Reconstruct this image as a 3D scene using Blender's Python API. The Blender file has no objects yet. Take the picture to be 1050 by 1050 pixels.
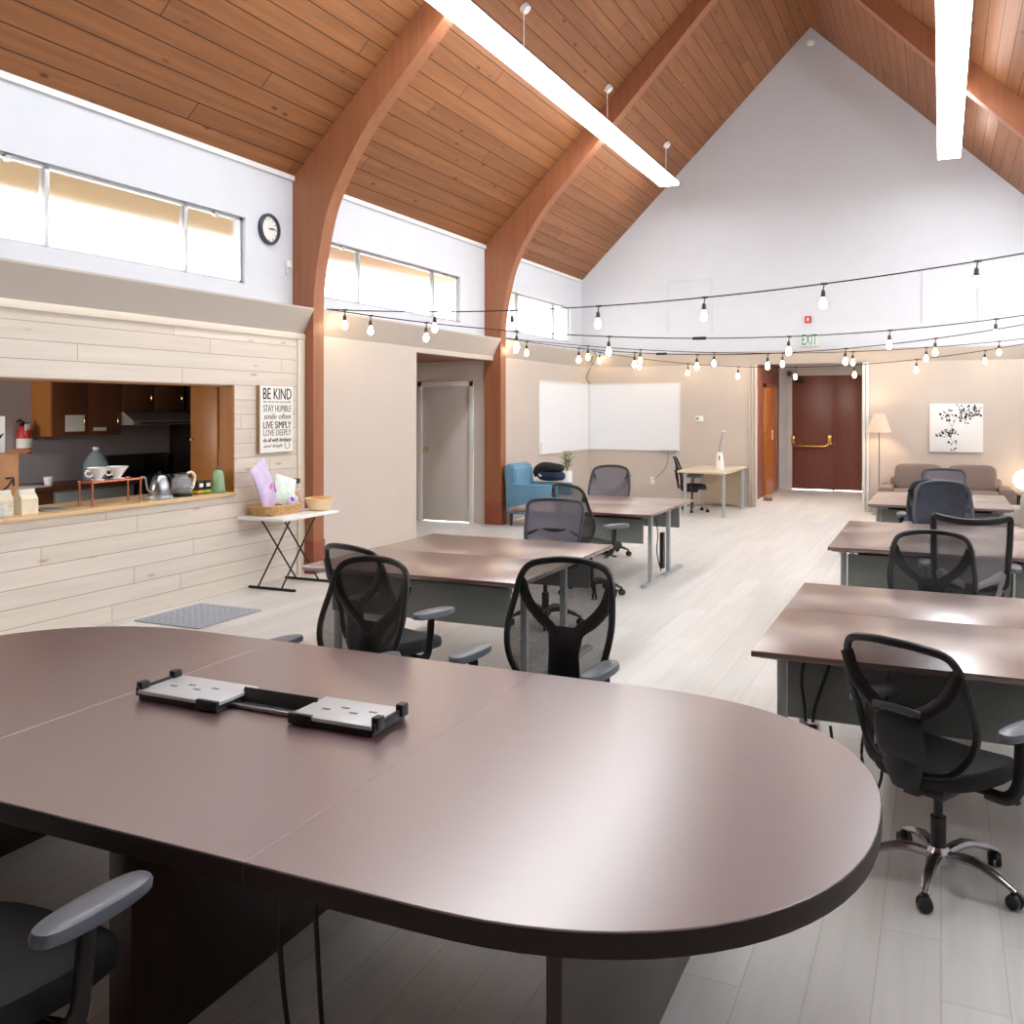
import bpy, bmesh, math, random
from mathutils import Vector, Matrix, Euler
random.seed(7)
SC = bpy.context.scene
COL = SC.collection
PI = math.pi
R = math.radians

# ------------------------------------------------------------------ helpers
def lin(r, g, b):
    f = lambda c: (c/255/12.92) if c/255 <= .04045 else ((c/255+.055)/1.055)**2.4
    return (f(r), f(g), f(b), 1)

def V(*a): return Vector(a)

def box(bm, c, s, bev=0, rot=None, seg=2):
    m = Matrix.Translation(Vector(c))
    if rot: m = m @ Euler(rot).to_matrix().to_4x4()
    m = m @ Matrix.Diagonal((s[0], s[1], s[2], 1))
    r = bmesh.ops.create_cube(bm, size=1, matrix=m)
    if bev:
        es = list({e for v in r['verts'] for e in v.link_edges})
        bmesh.ops.bevel(bm, geom=es, offset=bev, segments=seg, affect='EDGES', profile=.5)
    return bm

def bx(bm, x0, x1, y0, y1, z0, z1, bev=0):
    return box(bm, ((x0+x1)/2, (y0+y1)/2, (z0+z1)/2), (abs(x1-x0), abs(y1-y0), abs(z1-z0)), bev)

def tube(bm, pts, r, n=8, closed=False, r2=None, up=(0, 0, 1), caps=True):
    pts = [Vector(p) for p in pts]; k = len(pts); up = Vector(up)
    rs = r if isinstance(r, (list, tuple)) else [r]*k
    r2s = rs if r2 is None else (r2 if isinstance(r2, (list, tuple)) else [r2]*k)
    rings = []
    side_prev = None
    for i, p in enumerate(pts):
        if closed: t = pts[(i+1) % k]-pts[i-1]
        else: t = pts[min(i+1, k-1)]-pts[max(i-1, 0)]
        t.normalize()
        s = t.cross(up)
        if s.length < 1e-3: s = side_prev.copy() if side_prev else t.cross(Vector((1, 0, 0)) if abs(t.x) < .9 else Vector((0, 1, 0)))
        s.normalize(); u = s.cross(t)
        if side_prev and s.dot(side_prev) < -.2 and r2 is None: s = -s; u = -u
        side_prev = s
        rings.append([bm.verts.new(p+s*rs[i]*math.cos(2*PI*j/n)+u*r2s[i]*math.sin(2*PI*j/n)) for j in range(n)])
    loft(bm, rings, closed, caps and not closed)
    return bm

def loft(bm, rings, closed=False, caps=True):
    k = len(rings); n = len(rings[0])
    for i in range(k if closed else k-1):
        a, b = rings[i], rings[(i+1) % k]
        for j in range(n):
            try: bm.faces.new((a[j], a[(j+1) % n], b[(j+1) % n], b[j]))
            except ValueError: pass
    if caps:
        try: bm.faces.new(rings[0][::-1])
        except ValueError: pass
        try: bm.faces.new(rings[-1])
        except ValueError: pass

def cyl(bm, p0, p1, r0, r1=None, n=16):
    return tube(bm, [p0, p1], [r0, r0 if r1 is None else r1], n)

def lathe(bm, prof, c=(0, 0, 0), n=24, caps=True):
    c = Vector(c)
    loft(bm, [[bm.verts.new(c+V(r*math.cos(2*PI*j/n), r*math.sin(2*PI*j/n), z)) for j in range(n)] for r, z in prof], False, caps)
    return bm

def prism(bm, poly, axis, d0, d1):
    """poly: 2D points in the two other axes (order x,y,z without axis)"""
    def P(p, d):
        return {'x': V(d, p[0], p[1]), 'y': V(p[0], d, p[1]), 'z': V(p[0], p[1], d)}[axis]
    a = [bm.verts.new(P(p, d0)) for p in poly]; b = [bm.verts.new(P(p, d1)) for p in poly]
    n = len(poly)
    bm.faces.new(a); bm.faces.new(b[::-1])
    for i in range(n): bm.faces.new((a[i], b[i], b[(i+1) % n], a[(i+1) % n]))
    bmesh.ops.recalc_face_normals(bm, faces=bm.faces)
    return bm

def sup(a, b, n=3., k=28, cx=0, cy=0, z=0):
    out = []
    for j in range(k):
        t = 2*PI*j/k; c, s = math.cos(t), math.sin(t)
        out.append(V(cx+a*math.copysign(abs(c)**(2/n), c), cy+b*math.copysign(abs(s)**(2/n), s), z))
    return out

def pad(bm, a, b, prof, n=3., k=28, c=(0, 0, 0), fn=None):
    """stack of superellipse loops; prof = [(scale, z)]"""
    rings = []
    for s, z in prof:
        ring = []
        for p in sup(a*s, b*s, n, k, 0, 0, z):
            if fn: p = fn(p)
            ring.append(bm.verts.new(p+Vector(c)))
        rings.append(ring)
    loft(bm, rings)
    return bm

def cushion(bm, c, s, rot=None, puff=.25, e=4.):
    """rounded box: superellipsoid"""
    m = Matrix.Translation(Vector(c))
    if rot: m = m @ Euler(rot).to_matrix().to_4x4()
    rings = []
    nu, nv = 28, 14
    f = lambda w, q: math.copysign(abs(w)**q, w)
    for i in range(1, nv):
        ph = -PI/2+PI*i/nv
        ring = []
        for j in range(nu):
            th = 2*PI*j/nu
            p = V(s[0]/2*f(math.cos(ph), 2/e)*f(math.cos(th), 2/e), s[1]/2*f(math.cos(ph), 2/e)*f(math.sin(th), 2/e), s[2]/2*f(math.sin(ph), 2/e))
            ring.append(bm.verts.new(m @ p))
        rings.append(ring)
    loft(bm, rings)
    return bm

def crom(pts, k=6, closed=False):
    pts = [Vector(p) for p in pts]; n = len(pts); out = []
    for i in range(n if closed else n-1):
        p0 = pts[i-1] if (closed or i > 0) else pts[0]
        p1 = pts[i]; p2 = pts[(i+1) % n]
        p3 = pts[(i+2) % n] if (closed or i+2 < n) else pts[-1]
        for j in range(k):
            t = j/k
            out.append(.5*((2*p1)+(p2-p0)*t+(2*p0-5*p1+4*p2-p3)*t*t+(3*p1-p0-3*p2+p3)*t**3))
    if not closed: out.append(pts[-1])
    return out

def nb(): return bmesh.new()

def obj(name, bm, mat, parent=None, ang=40, smooth=True):
    me = bpy.data.meshes.new(name)
    bmesh.ops.recalc_face_normals(bm, faces=bm.faces)
    bm.to_mesh(me); bm.free()
    if smooth:
        me.polygons.foreach_set('use_smooth', [True]*len(me.polygons))
        me.set_sharp_from_angle(angle=R(ang))
    me.materials.append(mat)
    o = bpy.data.objects.new(name, me); COL.objects.link(o)
    if parent: o.parent = parent
    return o

def thing(name, label, cat, loc=(0, 0, 0), rz=0, group=None):
    o = bpy.data.objects.new(name, None); COL.objects.link(o)
    o.empty_display_size = .1
    o.location = loc; o.rotation_euler = (0, 0, rz)
    o['label'] = label; o['category'] = cat
    if group: o['group'] = group
    return o

def tag(o, label, cat, group=None):
    o['label'] = label; o['category'] = cat
    if group: o['group'] = group
    return o

def struct(name, bm, mat, parent=None, label=None, **k):
    o = obj(name, bm, mat, parent, **k)
    if parent is None: o['kind'] = 'structure'
    if label: o['label'] = label
    return o

def copy_tree(o, parent=None):
    c = o.copy(); COL.objects.link(c)
    if parent: c.parent = parent
    for ch in list(o.children): copy_tree(ch, c)
    return c

def dup(o, label, loc, rz=0, group=None):
    c = copy_tree(o); c.location = loc; c.rotation_euler = (0, 0, rz); c['label'] = label
    if group: c['group'] = group
    return c

def lettering(name, body, mat, parent, loc, rot, height, width=None, depth=.0015, shear=0):
    cu = bpy.data.curves.new(name, 'FONT'); cu.body = body; cu.align_x = 'CENTER'; cu.align_y = 'CENTER'
    cu.extrude = depth; cu.shear = shear; cu.resolution_u = 3
    t = bpy.data.objects.new(name, cu); COL.objects.link(t)
    bpy.context.view_layer.update()
    me = bpy.data.meshes.new_from_object(t.evaluated_get(bpy.context.evaluated_depsgraph_get()))
    bpy.data.objects.remove(t); bpy.data.curves.remove(cu)
    xs = [v.co.x for v in me.vertices]; ys = [v.co.y for v in me.vertices]
    sy = height/(max(ys)-min(ys)); sx = (width/(max(xs)-min(xs))) if width else sy
    cx = (max(xs)+min(xs))/2; cy = (max(ys)+min(ys))/2
    for v in me.vertices: v.co.x = (v.co.x-cx)*sx; v.co.y = (v.co.y-cy)*sy
    me.materials.clear(); me.materials.append(mat)
    o = bpy.data.objects.new(name, me); COL.objects.link(o)
    o.location = loc; o.rotation_euler = rot
    if parent: o.parent = parent
    return o

# ------------------------------------------------------------------ materials
def newmat(name):
    m = bpy.data.materials.new(name); m.use_nodes = True
    nt = m.node_tree; nt.nodes.clear()
    out = nt.nodes.new('ShaderNodeOutputMaterial')
    p = nt.nodes.new('ShaderNodeBsdfPrincipled')
    nt.links.new(p.outputs[0], out.inputs[0])
    return m, nt, p, out

def plain(name, col, rough=.5, metal=0, var=0., scale=30, spec=.5, coat=0, bump=0, bscale=200):
    m, nt, p, out = newmat(name)
    p.inputs['Base Color'].default_value = col
    p.inputs['Roughness'].default_value = rough
    p.inputs['Metallic'].default_value = metal
    p.inputs['Specular IOR Level'].default_value = spec
    p.inputs['Coat Weight'].default_value = coat
    if var or bump:
        tc = nt.nodes.new('ShaderNodeTexCoord')
        n = nt.nodes.new('ShaderNodeTexNoise'); n.inputs['Scale'].default_value = scale; n.inputs['Detail'].default_value = 4
        nt.links.new(tc.outputs['Object'], n.inputs['Vector'])
        if var:
            mr = nt.nodes.new('ShaderNodeMapRange'); mr.inputs['From Min'].default_value = .3; mr.inputs['From Max'].default_value = .7
            mr.inputs['To Min'].default_value = 1-var; mr.inputs['To Max'].default_value = 1+var
            nt.links.new(n.outputs['Fac'], mr.inputs['Value'])
            mx = nt.nodes.new('ShaderNodeVectorMath'); mx.operation = 'SCALE'
            mx.inputs[0].default_value = col[:3]
            nt.links.new(mr.outputs[0], mx.inputs['Scale'])
            nt.links.new(mx.outputs[0], p.inputs['Base Color'])
        if bump:
            n2 = nt.nodes.new('ShaderNodeTexNoise'); n2.inputs['Scale'].default_value = bscale
            nt.links.new(tc.outputs['Object'], n2.inputs['Vector'])
            b = nt.nodes.new('ShaderNodeBump'); b.inputs['Strength'].default_value = bump; b.inputs['Distance'].default_value = .002
            nt.links.new(n2.outputs['Fac'], b.inputs['Height']); nt.links.new(b.outputs[0], p.inputs['Normal'])
    return m

def emis(name, col, strength):
    m, nt, p, out = newmat(name)
    p.inputs['Base Color'].default_value = (.8, .8, .8, 1)
    p.inputs['Emission Color'].default_value = col
    p.inputs['Emission Strength'].default_value = strength
    return m

def wood(name, c1, c2, L=(1, 0, 0), W=(0, 1, 0), T=(0, 0, 1), width=None, length=3., gap=.006, gapcol=None, rough=.5,
         grain=.25, gscale=22., knots=0., knotcol=None, spec=.5, world=True, bump=0, kn=(1.1, 4.5), coat=0, cior=1.5, crough=.2):
    """planked or plain wood; L = direction of the grain, W across it"""
    m, nt, p, out = newmat(name)
    N = nt.nodes.new; K = nt.links.new
    if world:
        src = N('ShaderNodeNewGeometry').outputs['Position']
    else:
        src = N('ShaderNodeTexCoord').outputs['Object']
    def dot(vec):
        d = N('ShaderNodeVectorMath'); d.operation = 'DOT_PRODUCT'; d.inputs[1].default_value = vec
        K(src, d.inputs[0]); return d.outputs['Value']
    def mth(op, a, b=None, c=None):
        q = N('ShaderNodeMath'); q.operation = op
        for i, x in enumerate((a, b, c)):
            if x is None: continue
            if isinstance(x, (int, float)): q.inputs[i].default_value = x
            else: K(x, q.inputs[i])
        return q.outputs[0]
    def cmb(x, y, z=0.):
        q = N('ShaderNodeCombineXYZ')
        for i, v in enumerate((x, y, z)):
            if isinstance(v, (int, float)): q.inputs[i].default_value = v
            else: K(v, q.inputs[i])
        return q.outputs[0]
    u, w, t = dot(L), dot(W), dot(T)
    if width:
        row = mth('FLOOR', mth('DIVIDE', w, width))
        wn = N('ShaderNodeTexWhiteNoise'); wn.noise_dimensions = '1D'; K(row, wn.inputs['W'])
        u2 = mth('ADD', u, mth('MULTIPLY', wn.outputs['Value'], length*3))
        br = N('ShaderNodeTexBrick'); br.offset = 0; br.squash = 1
        br.inputs['Scale'].default_value = 1; br.inputs['Brick Width'].default_value = length; br.inputs['Row Height'].default_value = width
        br.inputs['Mortar Size'].default_value = gap; br.inputs['Mortar Smooth'].default_value = .2
        br.inputs['Color1'].default_value = c1; br.inputs['Color2'].default_value = c2
        br.inputs['Mortar'].default_value = gapcol or c2
        K(cmb(u2, w), br.inputs['Vector'])
        col = br.outputs['Color']
        rowoff = mth('MULTIPLY', row, 3.37)
        uu = mth('ADD', u2, rowoff)
    else:
        uu = u
    ng = N('ShaderNodeTexNoise'); ng.inputs['Scale'].default_value = 1; ng.inputs['Detail'].default_value = 5; ng.inputs['Roughness'].default_value = .6
    K(cmb(mth('MULTIPLY', uu, gscale*.06), mth('MULTIPLY', w, gscale), mth('MULTIPLY', t, gscale)), ng.inputs['Vector'])
    if not width:
        mx = N('ShaderNodeMix'); mx.data_type = 'RGBA'; mx.inputs[6].default_value = c1; mx.inputs[7].default_value = c2
        mr0 = N('ShaderNodeMapRange'); mr0.inputs['From Min'].default_value = .3; mr0.inputs['From Max'].default_value = .7
        K(ng.outputs['Fac'], mr0.inputs['Value']); K(mr0.outputs[0], mx.inputs[0]); col = mx.outputs[2]
    if grain:
        mr = N('ShaderNodeMapRange'); mr.inputs['From Min'].default_value = .28; mr.inputs['From Max'].default_value = .72
        mr.inputs['To Min'].default_value = 1-grain; mr.inputs['To Max'].default_value = 1+grain
        K(ng.outputs['Fac'], mr.inputs['Value'])
        sc = N('ShaderNodeVectorMath'); sc.operation = 'SCALE'; K(col, sc.inputs[0]); K(mr.outputs[0], sc.inputs['Scale'])
        col = sc.outputs[0]
    if knots:
        vo = N('ShaderNodeTexVoronoi'); vo.inputs['Scale'].default_value = 1
        K(cmb(mth('MULTIPLY', uu, kn[0]), mth('MULTIPLY', w, kn[1]), 0), vo.inputs['Vector'])
        mr2 = N('ShaderNodeMapRange'); mr2.inputs['From Min'].default_value = .04; mr2.inputs['From Max'].default_value = .13
        mr2.inputs['To Min'].default_value = knots; mr2.inputs['To Max'].default_value = 0
        K(vo.outputs['Distance'], mr2.inputs['Value'])
        mk = N('ShaderNodeMix'); mk.data_type = 'RGBA'; mk.inputs[7].default_value = knotcol
        K(mr2.outputs[0], mk.inputs[0]); K(col, mk.inputs[6]); col = mk.outputs[2]
    K(col, p.inputs['Base Color'])
    p.inputs['Roughness'].default_value = rough; p.inputs['Specular IOR Level'].default_value = spec
    p.inputs['Coat Weight'].default_value = coat; p.inputs['Coat IOR'].default_value = cior; p.inputs['Coat Roughness'].default_value = crough
    if bump and width:
        b = N('ShaderNodeBump'); b.inputs['Strength'].default_value = bump; b.inputs['Distance'].default_value = .004; b.invert = True
        K(br.outputs['Fac'], b.inputs['Height']); K(b.outputs[0], p.inputs['Normal'])
    return m

def mesh_fabric(name, col, alpha, scale=260):
    m, nt, p, out = newmat(name)
    p.inputs['Base Color'].default_value = col; p.inputs['Roughness'].default_value = .55
    tr = nt.nodes.new('ShaderNodeBsdfTransparent'); mx = nt.nodes.new('ShaderNodeMixShader')
    tc = nt.nodes.new('ShaderNodeTexCoord'); n = nt.nodes.new('ShaderNodeTexNoise'); n.inputs['Scale'].default_value = scale
    nt.links.new(tc.outputs['Object'], n.inputs['Vector'])
    mr = nt.nodes.new('ShaderNodeMapRange'); mr.inputs['From Min'].default_value = .3; mr.inputs['From Max'].default_value = .7
    mr.inputs['To Min'].default_value = alpha-.12; mr.inputs['To Max'].default_value = alpha+.12
    nt.links.new(n.outputs['Fac'], mr.inputs['Value'])
    nt.links.new(mr.outputs[0], mx.inputs[0]); nt.links.new(tr.outputs[0], mx.inputs[1]); nt.links.new(p.outputs[0], mx.inputs[2])
    nt.links.new(mx.outputs[0], out.inputs[0])
    return m

def frosted(name, clear):
    m, nt, p, out = newmat(name)
    nt.nodes.remove(p)
    tr = nt.nodes.new('ShaderNodeBsdfTransparent'); rf = nt.nodes.new('ShaderNodeBsdfRefraction'); rf.inputs['IOR'].default_value = 1.12; rf.inputs['Roughness'].default_value = .42
    mx = nt.nodes.new('ShaderNodeMixShader'); mx.inputs[0].default_value = 1-clear
    nt.links.new(tr.outputs[0], mx.inputs[1]); nt.links.new(rf.outputs[0], mx.inputs[2])
    nt.links.new(mx.outputs[0], out.inputs[0])
    return m

def glass(name, col=(.95, .97, .97, 1), a=.25, rough=.05):
    m, nt, p, out = newmat(name)
    p.inputs['Base Color'].default_value = col; p.inputs['Roughness'].default_value = rough; p.inputs['Specular IOR Level'].default_value = .8
    tr = nt.nodes.new('ShaderNodeBsdfTransparent'); tr.inputs[0].default_value = col
    mx = nt.nodes.new('ShaderNodeMixShader'); mx.inputs[0].default_value = a
    nt.links.new(tr.outputs[0], mx.inputs[1]); nt.links.new(p.outputs[0], mx.inputs[2]); nt.links.new(mx.outputs[0], out.inputs[0])
    return m

SQ = math.sqrt(.5)
M = {}
M['white'] = plain('white_paint', lin(212, 215, 221), .6, var=.015, scale=3)
M['beige'] = plain('beige_paint', lin(200, 188, 177), .6, var=.015, scale=3)
M['ledge'] = plain('ledge_paint', lin(194, 184, 174), .6)
M['trimwhite'] = plain('white_trim', lin(225, 224, 220), .45)
M['kitchen'] = plain('lavender_grey_paint', lin(176, 168, 170), .6)
M['floor'] = wood('pale_plank_floor', lin(217, 215, 211), lin(207, 204, 199), (0, 1, 0), (1, 0, 0), width=.19, length=1.4, gap=.0022,
                  gapcol=lin(190, 184, 176), rough=.38, grain=.07, gscale=16, spec=.45)
M['ceilL'] = wood('cedar_boards_west', lin(150, 98, 60), lin(134, 85, 51), (0, 1, 0), (SQ, 0, SQ), width=.19, length=6.5, gap=.006,
                  gapcol=lin(58, 32, 20), rough=.5, grain=.22, gscale=12, knots=.85, knotcol=lin(70, 38, 22), bump=.4, spec=.35, kn=(2.0, 5.26))
M['ceilR'] = wood('cedar_boards_east', lin(150, 98, 60), lin(134, 85, 51), (0, 1, 0), (SQ, 0, -SQ), width=.19, length=6.5, gap=.006,
                  gapcol=lin(58, 32, 20), rough=.5, grain=.22, gscale=12, knots=.85, knotcol=lin(70, 38, 22), bump=.4, spec=.35, kn=(2.0, 5.26))
M['arch'] = wood('laminated_fir', lin(166, 107, 72), lin(140, 84, 54), (0, 0, 1), (1, 0, 0), (0, 1, 0), rough=.42, grain=.12, gscale=18)
M['edgeshade'] = plain('dark_edge_shade', lin(44, 30, 28), .5, spec=.3)  # shade of the unlit table edge, put into a dark colour
M['backdim'] = plain('dimming_wall_brown', lin(120, 96, 80), .6)  # brown chosen to darken reflections and light under the table
M['plinth'] = plain('red_brown_paint', lin(142, 72, 50), .45, var=.06, scale=8)
M['pine'] = wood('whitewashed_pine', lin(224, 213, 200), lin(214, 202, 188), (0, 1, 0), (0, 0, 1), (1, 0, 0), width=.146, length=2.6, gap=.0035,
                 gapcol=lin(172, 152, 132), rough=.5, grain=.07, gscale=20, knots=.8, knotcol=lin(176, 150, 124), bump=.3, kn=(1.8, 6.85))
M['pinetrim'] = wood('pine_trim', lin(232, 220, 204), lin(222, 208, 190), (0, 1, 1), (1, 0, 0), (0, 1, -1), rough=.5, grain=.06)
M['sill'] = wood('maple_counter', lin(226, 194, 150), lin(212, 176, 128), (0, 1, 0), (1, 0, 0), rough=.35, grain=.08)
M['oak'] = wood('golden_oak', lin(170, 110, 52), lin(140, 86, 36), (0, 0, 1), (1, 1, 0), (1, -1, 0), rough=.4, grain=.15)
M['oakdark'] = wood('brown_oak', lin(118, 70, 40), lin(96, 54, 30), (0, 0, 1), (0, 1, 0), (1, 0, 0), rough=.4, grain=.15)
M['orange'] = wood('orange_varnished_wood', lin(206, 120, 44), lin(180, 92, 28), (0, 0, 1), (0, 1, 0), (1, 0, 0), rough=.35, grain=.15)
M['redbrown'] = plain('red_brown_panel', lin(140, 84, 68), .5, var=.08, scale=5)
M['exitdoor'] = wood('dark_brown_door', lin(134, 80, 68), lin(112, 62, 52), (0, 0, 1), (1, 0, 0), (0, 1, 0), rough=.38, grain=.1, gscale=30)
M['greydoor'] = plain('grey_door_paint', lin(204, 196, 188), .5)
M['mahog'] = wood('mahogany_laminate', lin(94, 42, 46), lin(76, 32, 36), (1, 0, 0), (0, 1, 0), (0, 0, 1), rough=.45, grain=.12, gscale=40, coat=1, cior=3.4, crough=.29)
M['mahogpanel'] = wood('mahogany_panel', lin(58, 34, 30), lin(42, 24, 22), (0, 0, 1), (0, 1, 0), (1, 0, 0), rough=.35, grain=.1, gscale=40)
M['desktop'] = wood('brown_desk_laminate', lin(112, 76, 66), lin(96, 62, 54), (1, 0, 0), (0, 1, 0), (0, 0, 1), rough=.4, grain=.08, gscale=40, world=False, coat=1, cior=2.4, crough=.27)
M['deskmetal'] = plain('desk_grey_metal', lin(178, 182, 184), .35, .4)
M['modesty'] = plain('charcoal_perforated_metal', lin(118, 122, 119), .5, .1, var=.12, scale=140)
M['black'] = plain('black_plastic', lin(20, 20, 22), .4)
M['blackm'] = plain('matt_black_metal', lin(34, 32, 31), .5, .3)
M['pad'] = plain('black_pad_grey_sheen', lin(92, 97, 107), .35, spec=.8)  # black pads; the bluish grey stands in for their sheen
M['fabric'] = plain('black_seat_fabric', lin(22, 22, 25), .75, var=.1, scale=120)
M['mesh'] = mesh_fabric('black_mesh', lin(12, 12, 13), .68)
M['meshnavy'] = mesh_fabric('navy_mesh', lin(30, 36, 52), .9)
M['meshgrey'] = mesh_fabric('mauve_grey_mesh', lin(104, 100, 112), .84)
M['meshpale'] = mesh_fabric('pale_grey_mesh', lin(150, 146, 150), .6)
M['rim'] = plain('slate_plastic', lin(62, 66, 74), .35)
M['chrome'] = plain('polished_aluminium', lin(190, 190, 192), .22, 1.)
M['steel'] = plain('brushed_steel', lin(176, 178, 182), .3, 1.)
M['traymetal'] = plain('grey_painted_tray', lin(206, 208, 212), .4, .3)
M['brown'] = plain('brown_black_plastic', lin(58, 48, 42), .4)
M['greybr'] = plain('grey_plastic_bracket', lin(128, 126, 126), .4)
M['blue'] = plain('blue_upholstery', lin(104, 148, 174), .85, var=.08, scale=90, bump=.3)
M['darkleg'] = plain('dark_wood_leg', lin(62, 44, 38), .45)
M['sofa'] = plain('taupe_upholstery', lin(128, 111, 103), .9, var=.1, scale=70, bump=.3)
M['armgrey'] = plain('grey_tweed', lin(172, 164, 158), .9, var=.16, scale=160, bump=.3)
M['wb'] = plain('whiteboard_enamel', lin(238, 241, 244), .2)
M['alu'] = plain('aluminium_trim', lin(186, 188, 190), .35, .8)
M['tan'] = wood('pale_birch_laminate', lin(222, 208, 184), lin(210, 194, 168), (0, 1, 0), (1, 0, 0), rough=.35, grain=.05)
M['tandark'] = plain('tan_panel', lin(196, 176, 150), .5)
M['plastwhite'] = plain('white_plastic', lin(238, 238, 236), .4)
M['ceramic'] = plain('white_ceramic', lin(240, 240, 240), .15)
M['copper'] = plain('copper_pipe', lin(214, 140, 110), .25, 1.)
M['paper'] = plain('white_paper', lin(236, 234, 226), .7)
M['kraft'] = plain('cream_paper_bag', lin(232, 220, 194), .75, var=.06, scale=12)
M['card'] = plain('brown_cardboard', lin(176, 126, 86), .8, var=.05, scale=10)
M['ink'] = plain('black_ink', lin(36, 34, 34), .7)
M['ink2'] = plain('faded_grey_ink', lin(128, 124, 122), .7)
M['ink3'] = plain('faded_brown_ink', lin(126, 104, 86), .7)
M['signwood'] = plain('sign_side_wood', lin(160, 132, 98), .7, var=.1, scale=20)
M['wicker'] = plain('honey_wicker', lin(206, 166, 110), .7, var=.28, scale=60, bump=.8, bscale=70)
M['lilac'] = plain('lilac_wrap', lin(214, 196, 232), .35, var=.1, scale=14)
M['mint'] = plain('mint_white_wrap', lin(222, 236, 226), .35, var=.1, scale=20)
M['pink'] = plain('pink_print', lin(214, 126, 206), .4)
M['purple'] = plain('purple_print', lin(96, 84, 150), .4)
M['bowl'] = plain('cream_bowl', lin(242, 214, 170), .4)
M['snack'] = plain('golden_snacks', lin(214, 160, 90), .7, var=.25, scale=40)
M['mat'] = plain('grey_rubber_mat', lin(158, 164, 172), .7, var=.1, scale=50)
M['red'] = plain('red_paint', lin(190, 44, 48), .4)
M['green'] = plain('dark_green_ink', lin(60, 116, 96), .5)
M['exitface'] = plain('exit_sign_face', lin(214, 226, 218), .5)
M['brass'] = plain('polished_brass', lin(214, 178, 104), .25, 1.)
M['clear'] = glass('clear_glass')
M['greenclear'] = glass('green_clear_plastic', (.72, .9, .68, 1), .3)
M['blueclear'] = glass('bluish_clear_plastic', (.7, .8, .85, 1), .35)
M['leaf'] = plain('olive_leaf', lin(112, 122, 52), .5, var=.2, scale=20)
M['navy'] = plain('navy_cloth', lin(40, 44, 70), .8, var=.15, scale=25)
M['blackcloth'] = plain('black_cloth', lin(26, 26, 30), .8, var=.15, scale=25)
M['canvas'] = plain('white_canvas', lin(236, 236, 234), .7)
M['stone'] = plain('brown_stone', lin(150, 124, 106), .8, var=.15, scale=20)
M['soffit'] = plain('tan_eave_boards', lin(150, 112, 62), .7, var=.05, scale=3)
M['ground'] = plain('sky_blocking_ground', lin(150, 140, 120), .9)
M['roofout'] = plain('pale_roof_gravel', lin(96, 90, 82), .8)
M['pane'] = frosted('frosted_pane', .25)
M['dark'] = plain('dark_appliance', lin(34, 28, 28), .35)
M['hood'] = plain('grey_hood_enamel', lin(150, 142, 138), .4)
M['tube_light'] = emis('fluorescent_diffuser', (.93, .97, 1, 1), 18)
M['bulb'] = emis('warm_filament_bulb', (1, .72, .42, 1), 40)
M['unlit'] = glass('unlit_bulb_glass', (.75, .7, .62, 1), .4)
M['shade'] = emis('lamp_shade_linen', (1, .74, .52, 1), .3)
M['shade'].node_tree.nodes['Principled BSDF'].inputs['Base Color'].default_value = lin(190, 168, 150)
M['globe'] = emis('glowing_globe', (1, .78, .55, 1), 9)
M['sky_out'] = None

# ------------------------------------------------------------------ camera
f_px = 967.; psi = math.atan(440/967.); HC = 1.8
cam = bpy.data.cameras.new('camera'); cam_o = bpy.data.objects.new('camera', cam); COL.objects.link(cam_o)
cam_o.location = (0, 0, HC); cam_o.rotation_euler = (PI/2, 0, psi)
cam.sensor_width = 36; cam.lens = f_px/1050*36; cam.shift_y = -105/1050; cam.clip_start = .05
SC.camera = cam_o

# ------------------------------------------------------------------ room shell
XU, XL, XC = -6.53, -6.38, -6.25          # upper wall, lower wall, arch inner face
XM = -2.143                               # ridge
XR = 2*XM-XU                              # opposite wall
YB, YE = -2.6, 17.69
EAVE, RIDGE = 4.36, 8.69
ARCH_Y = (8.49, 13.31); ATH = .19
LEDGE_T, LEDGE_B = 2.91, 2.635

b = nb(); bx(b, -9.2, 2.5, YB-.1, 22.2, -.08, 0); struct('floor', b, M['floor'])

def wall_with_holes(name, mat, x0, x1, y0, y1, z0, z1, holes):
    b = nb(); y = y0
    for (a, c, lo, hi) in holes:
        if a > y: bx(b, x0, x1, y, a, z0, z1)
        bx(b, x0, x1, a, c, z0, lo); bx(b, x0, x1, a, c, hi, z1); y = c
    if y < y1: bx(b, x0, x1, y, y1, z0, z1)
    return struct(name, b, mat, smooth=False)

WZ0, WZ1 = 3.10, 3.78
WINS = [(4.55, 7.72), (9.08, 12.49), (13.9, 17.09)]
wall_with_holes('wall_left_upper', M['white'], XU-.16, XU, YB, YE, LEDGE_B, EAVE+.1, [(a, c, WZ0, WZ1) for a, c in WINS])
RW = [(3.4, 6.9), (8.3, 11.8), (13.5, 17.)]
wall_with_holes('wall_right', M['white'], XR, XR+.16, YB, YE, 0, EAVE+.1, [(a, c, WZ0, WZ1) for a, c in RW])

# gable end
b = nb(); prism(b, [(XU-.16, LEDGE_B), (XR+.16, LEDGE_B), (XR+.16, EAVE), (XM, RIDGE+.06), (XU-.16, EAVE)], 'y', YE, YE+.16)
struct('wall_end_upper', b, M['white'], smooth=False)
b = nb(); prism(b, [(XU-.16, 0), (XR+.16, 0), (XR+.16, EAVE), (XM, RIDGE+.06), (XU-.16, EAVE)], 'y', YB-.16, YB)
struct('wall_back', b, M['backdim'], smooth=False)  # unseen wall, coloured dark to dim what the table reflects
b = nb(); bx(b, XL-.1, -3.11, YE, YE+.16, 0, LEDGE_B); struct('wall_end_lower', b, M['beige'], smooth=False)
b = nb(); bx(b, -1.25, XR, YE, YE+.16, 0, LEDGE_B); struct('wall_end_lounge', b, M['beige'], smooth=False)

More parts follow.
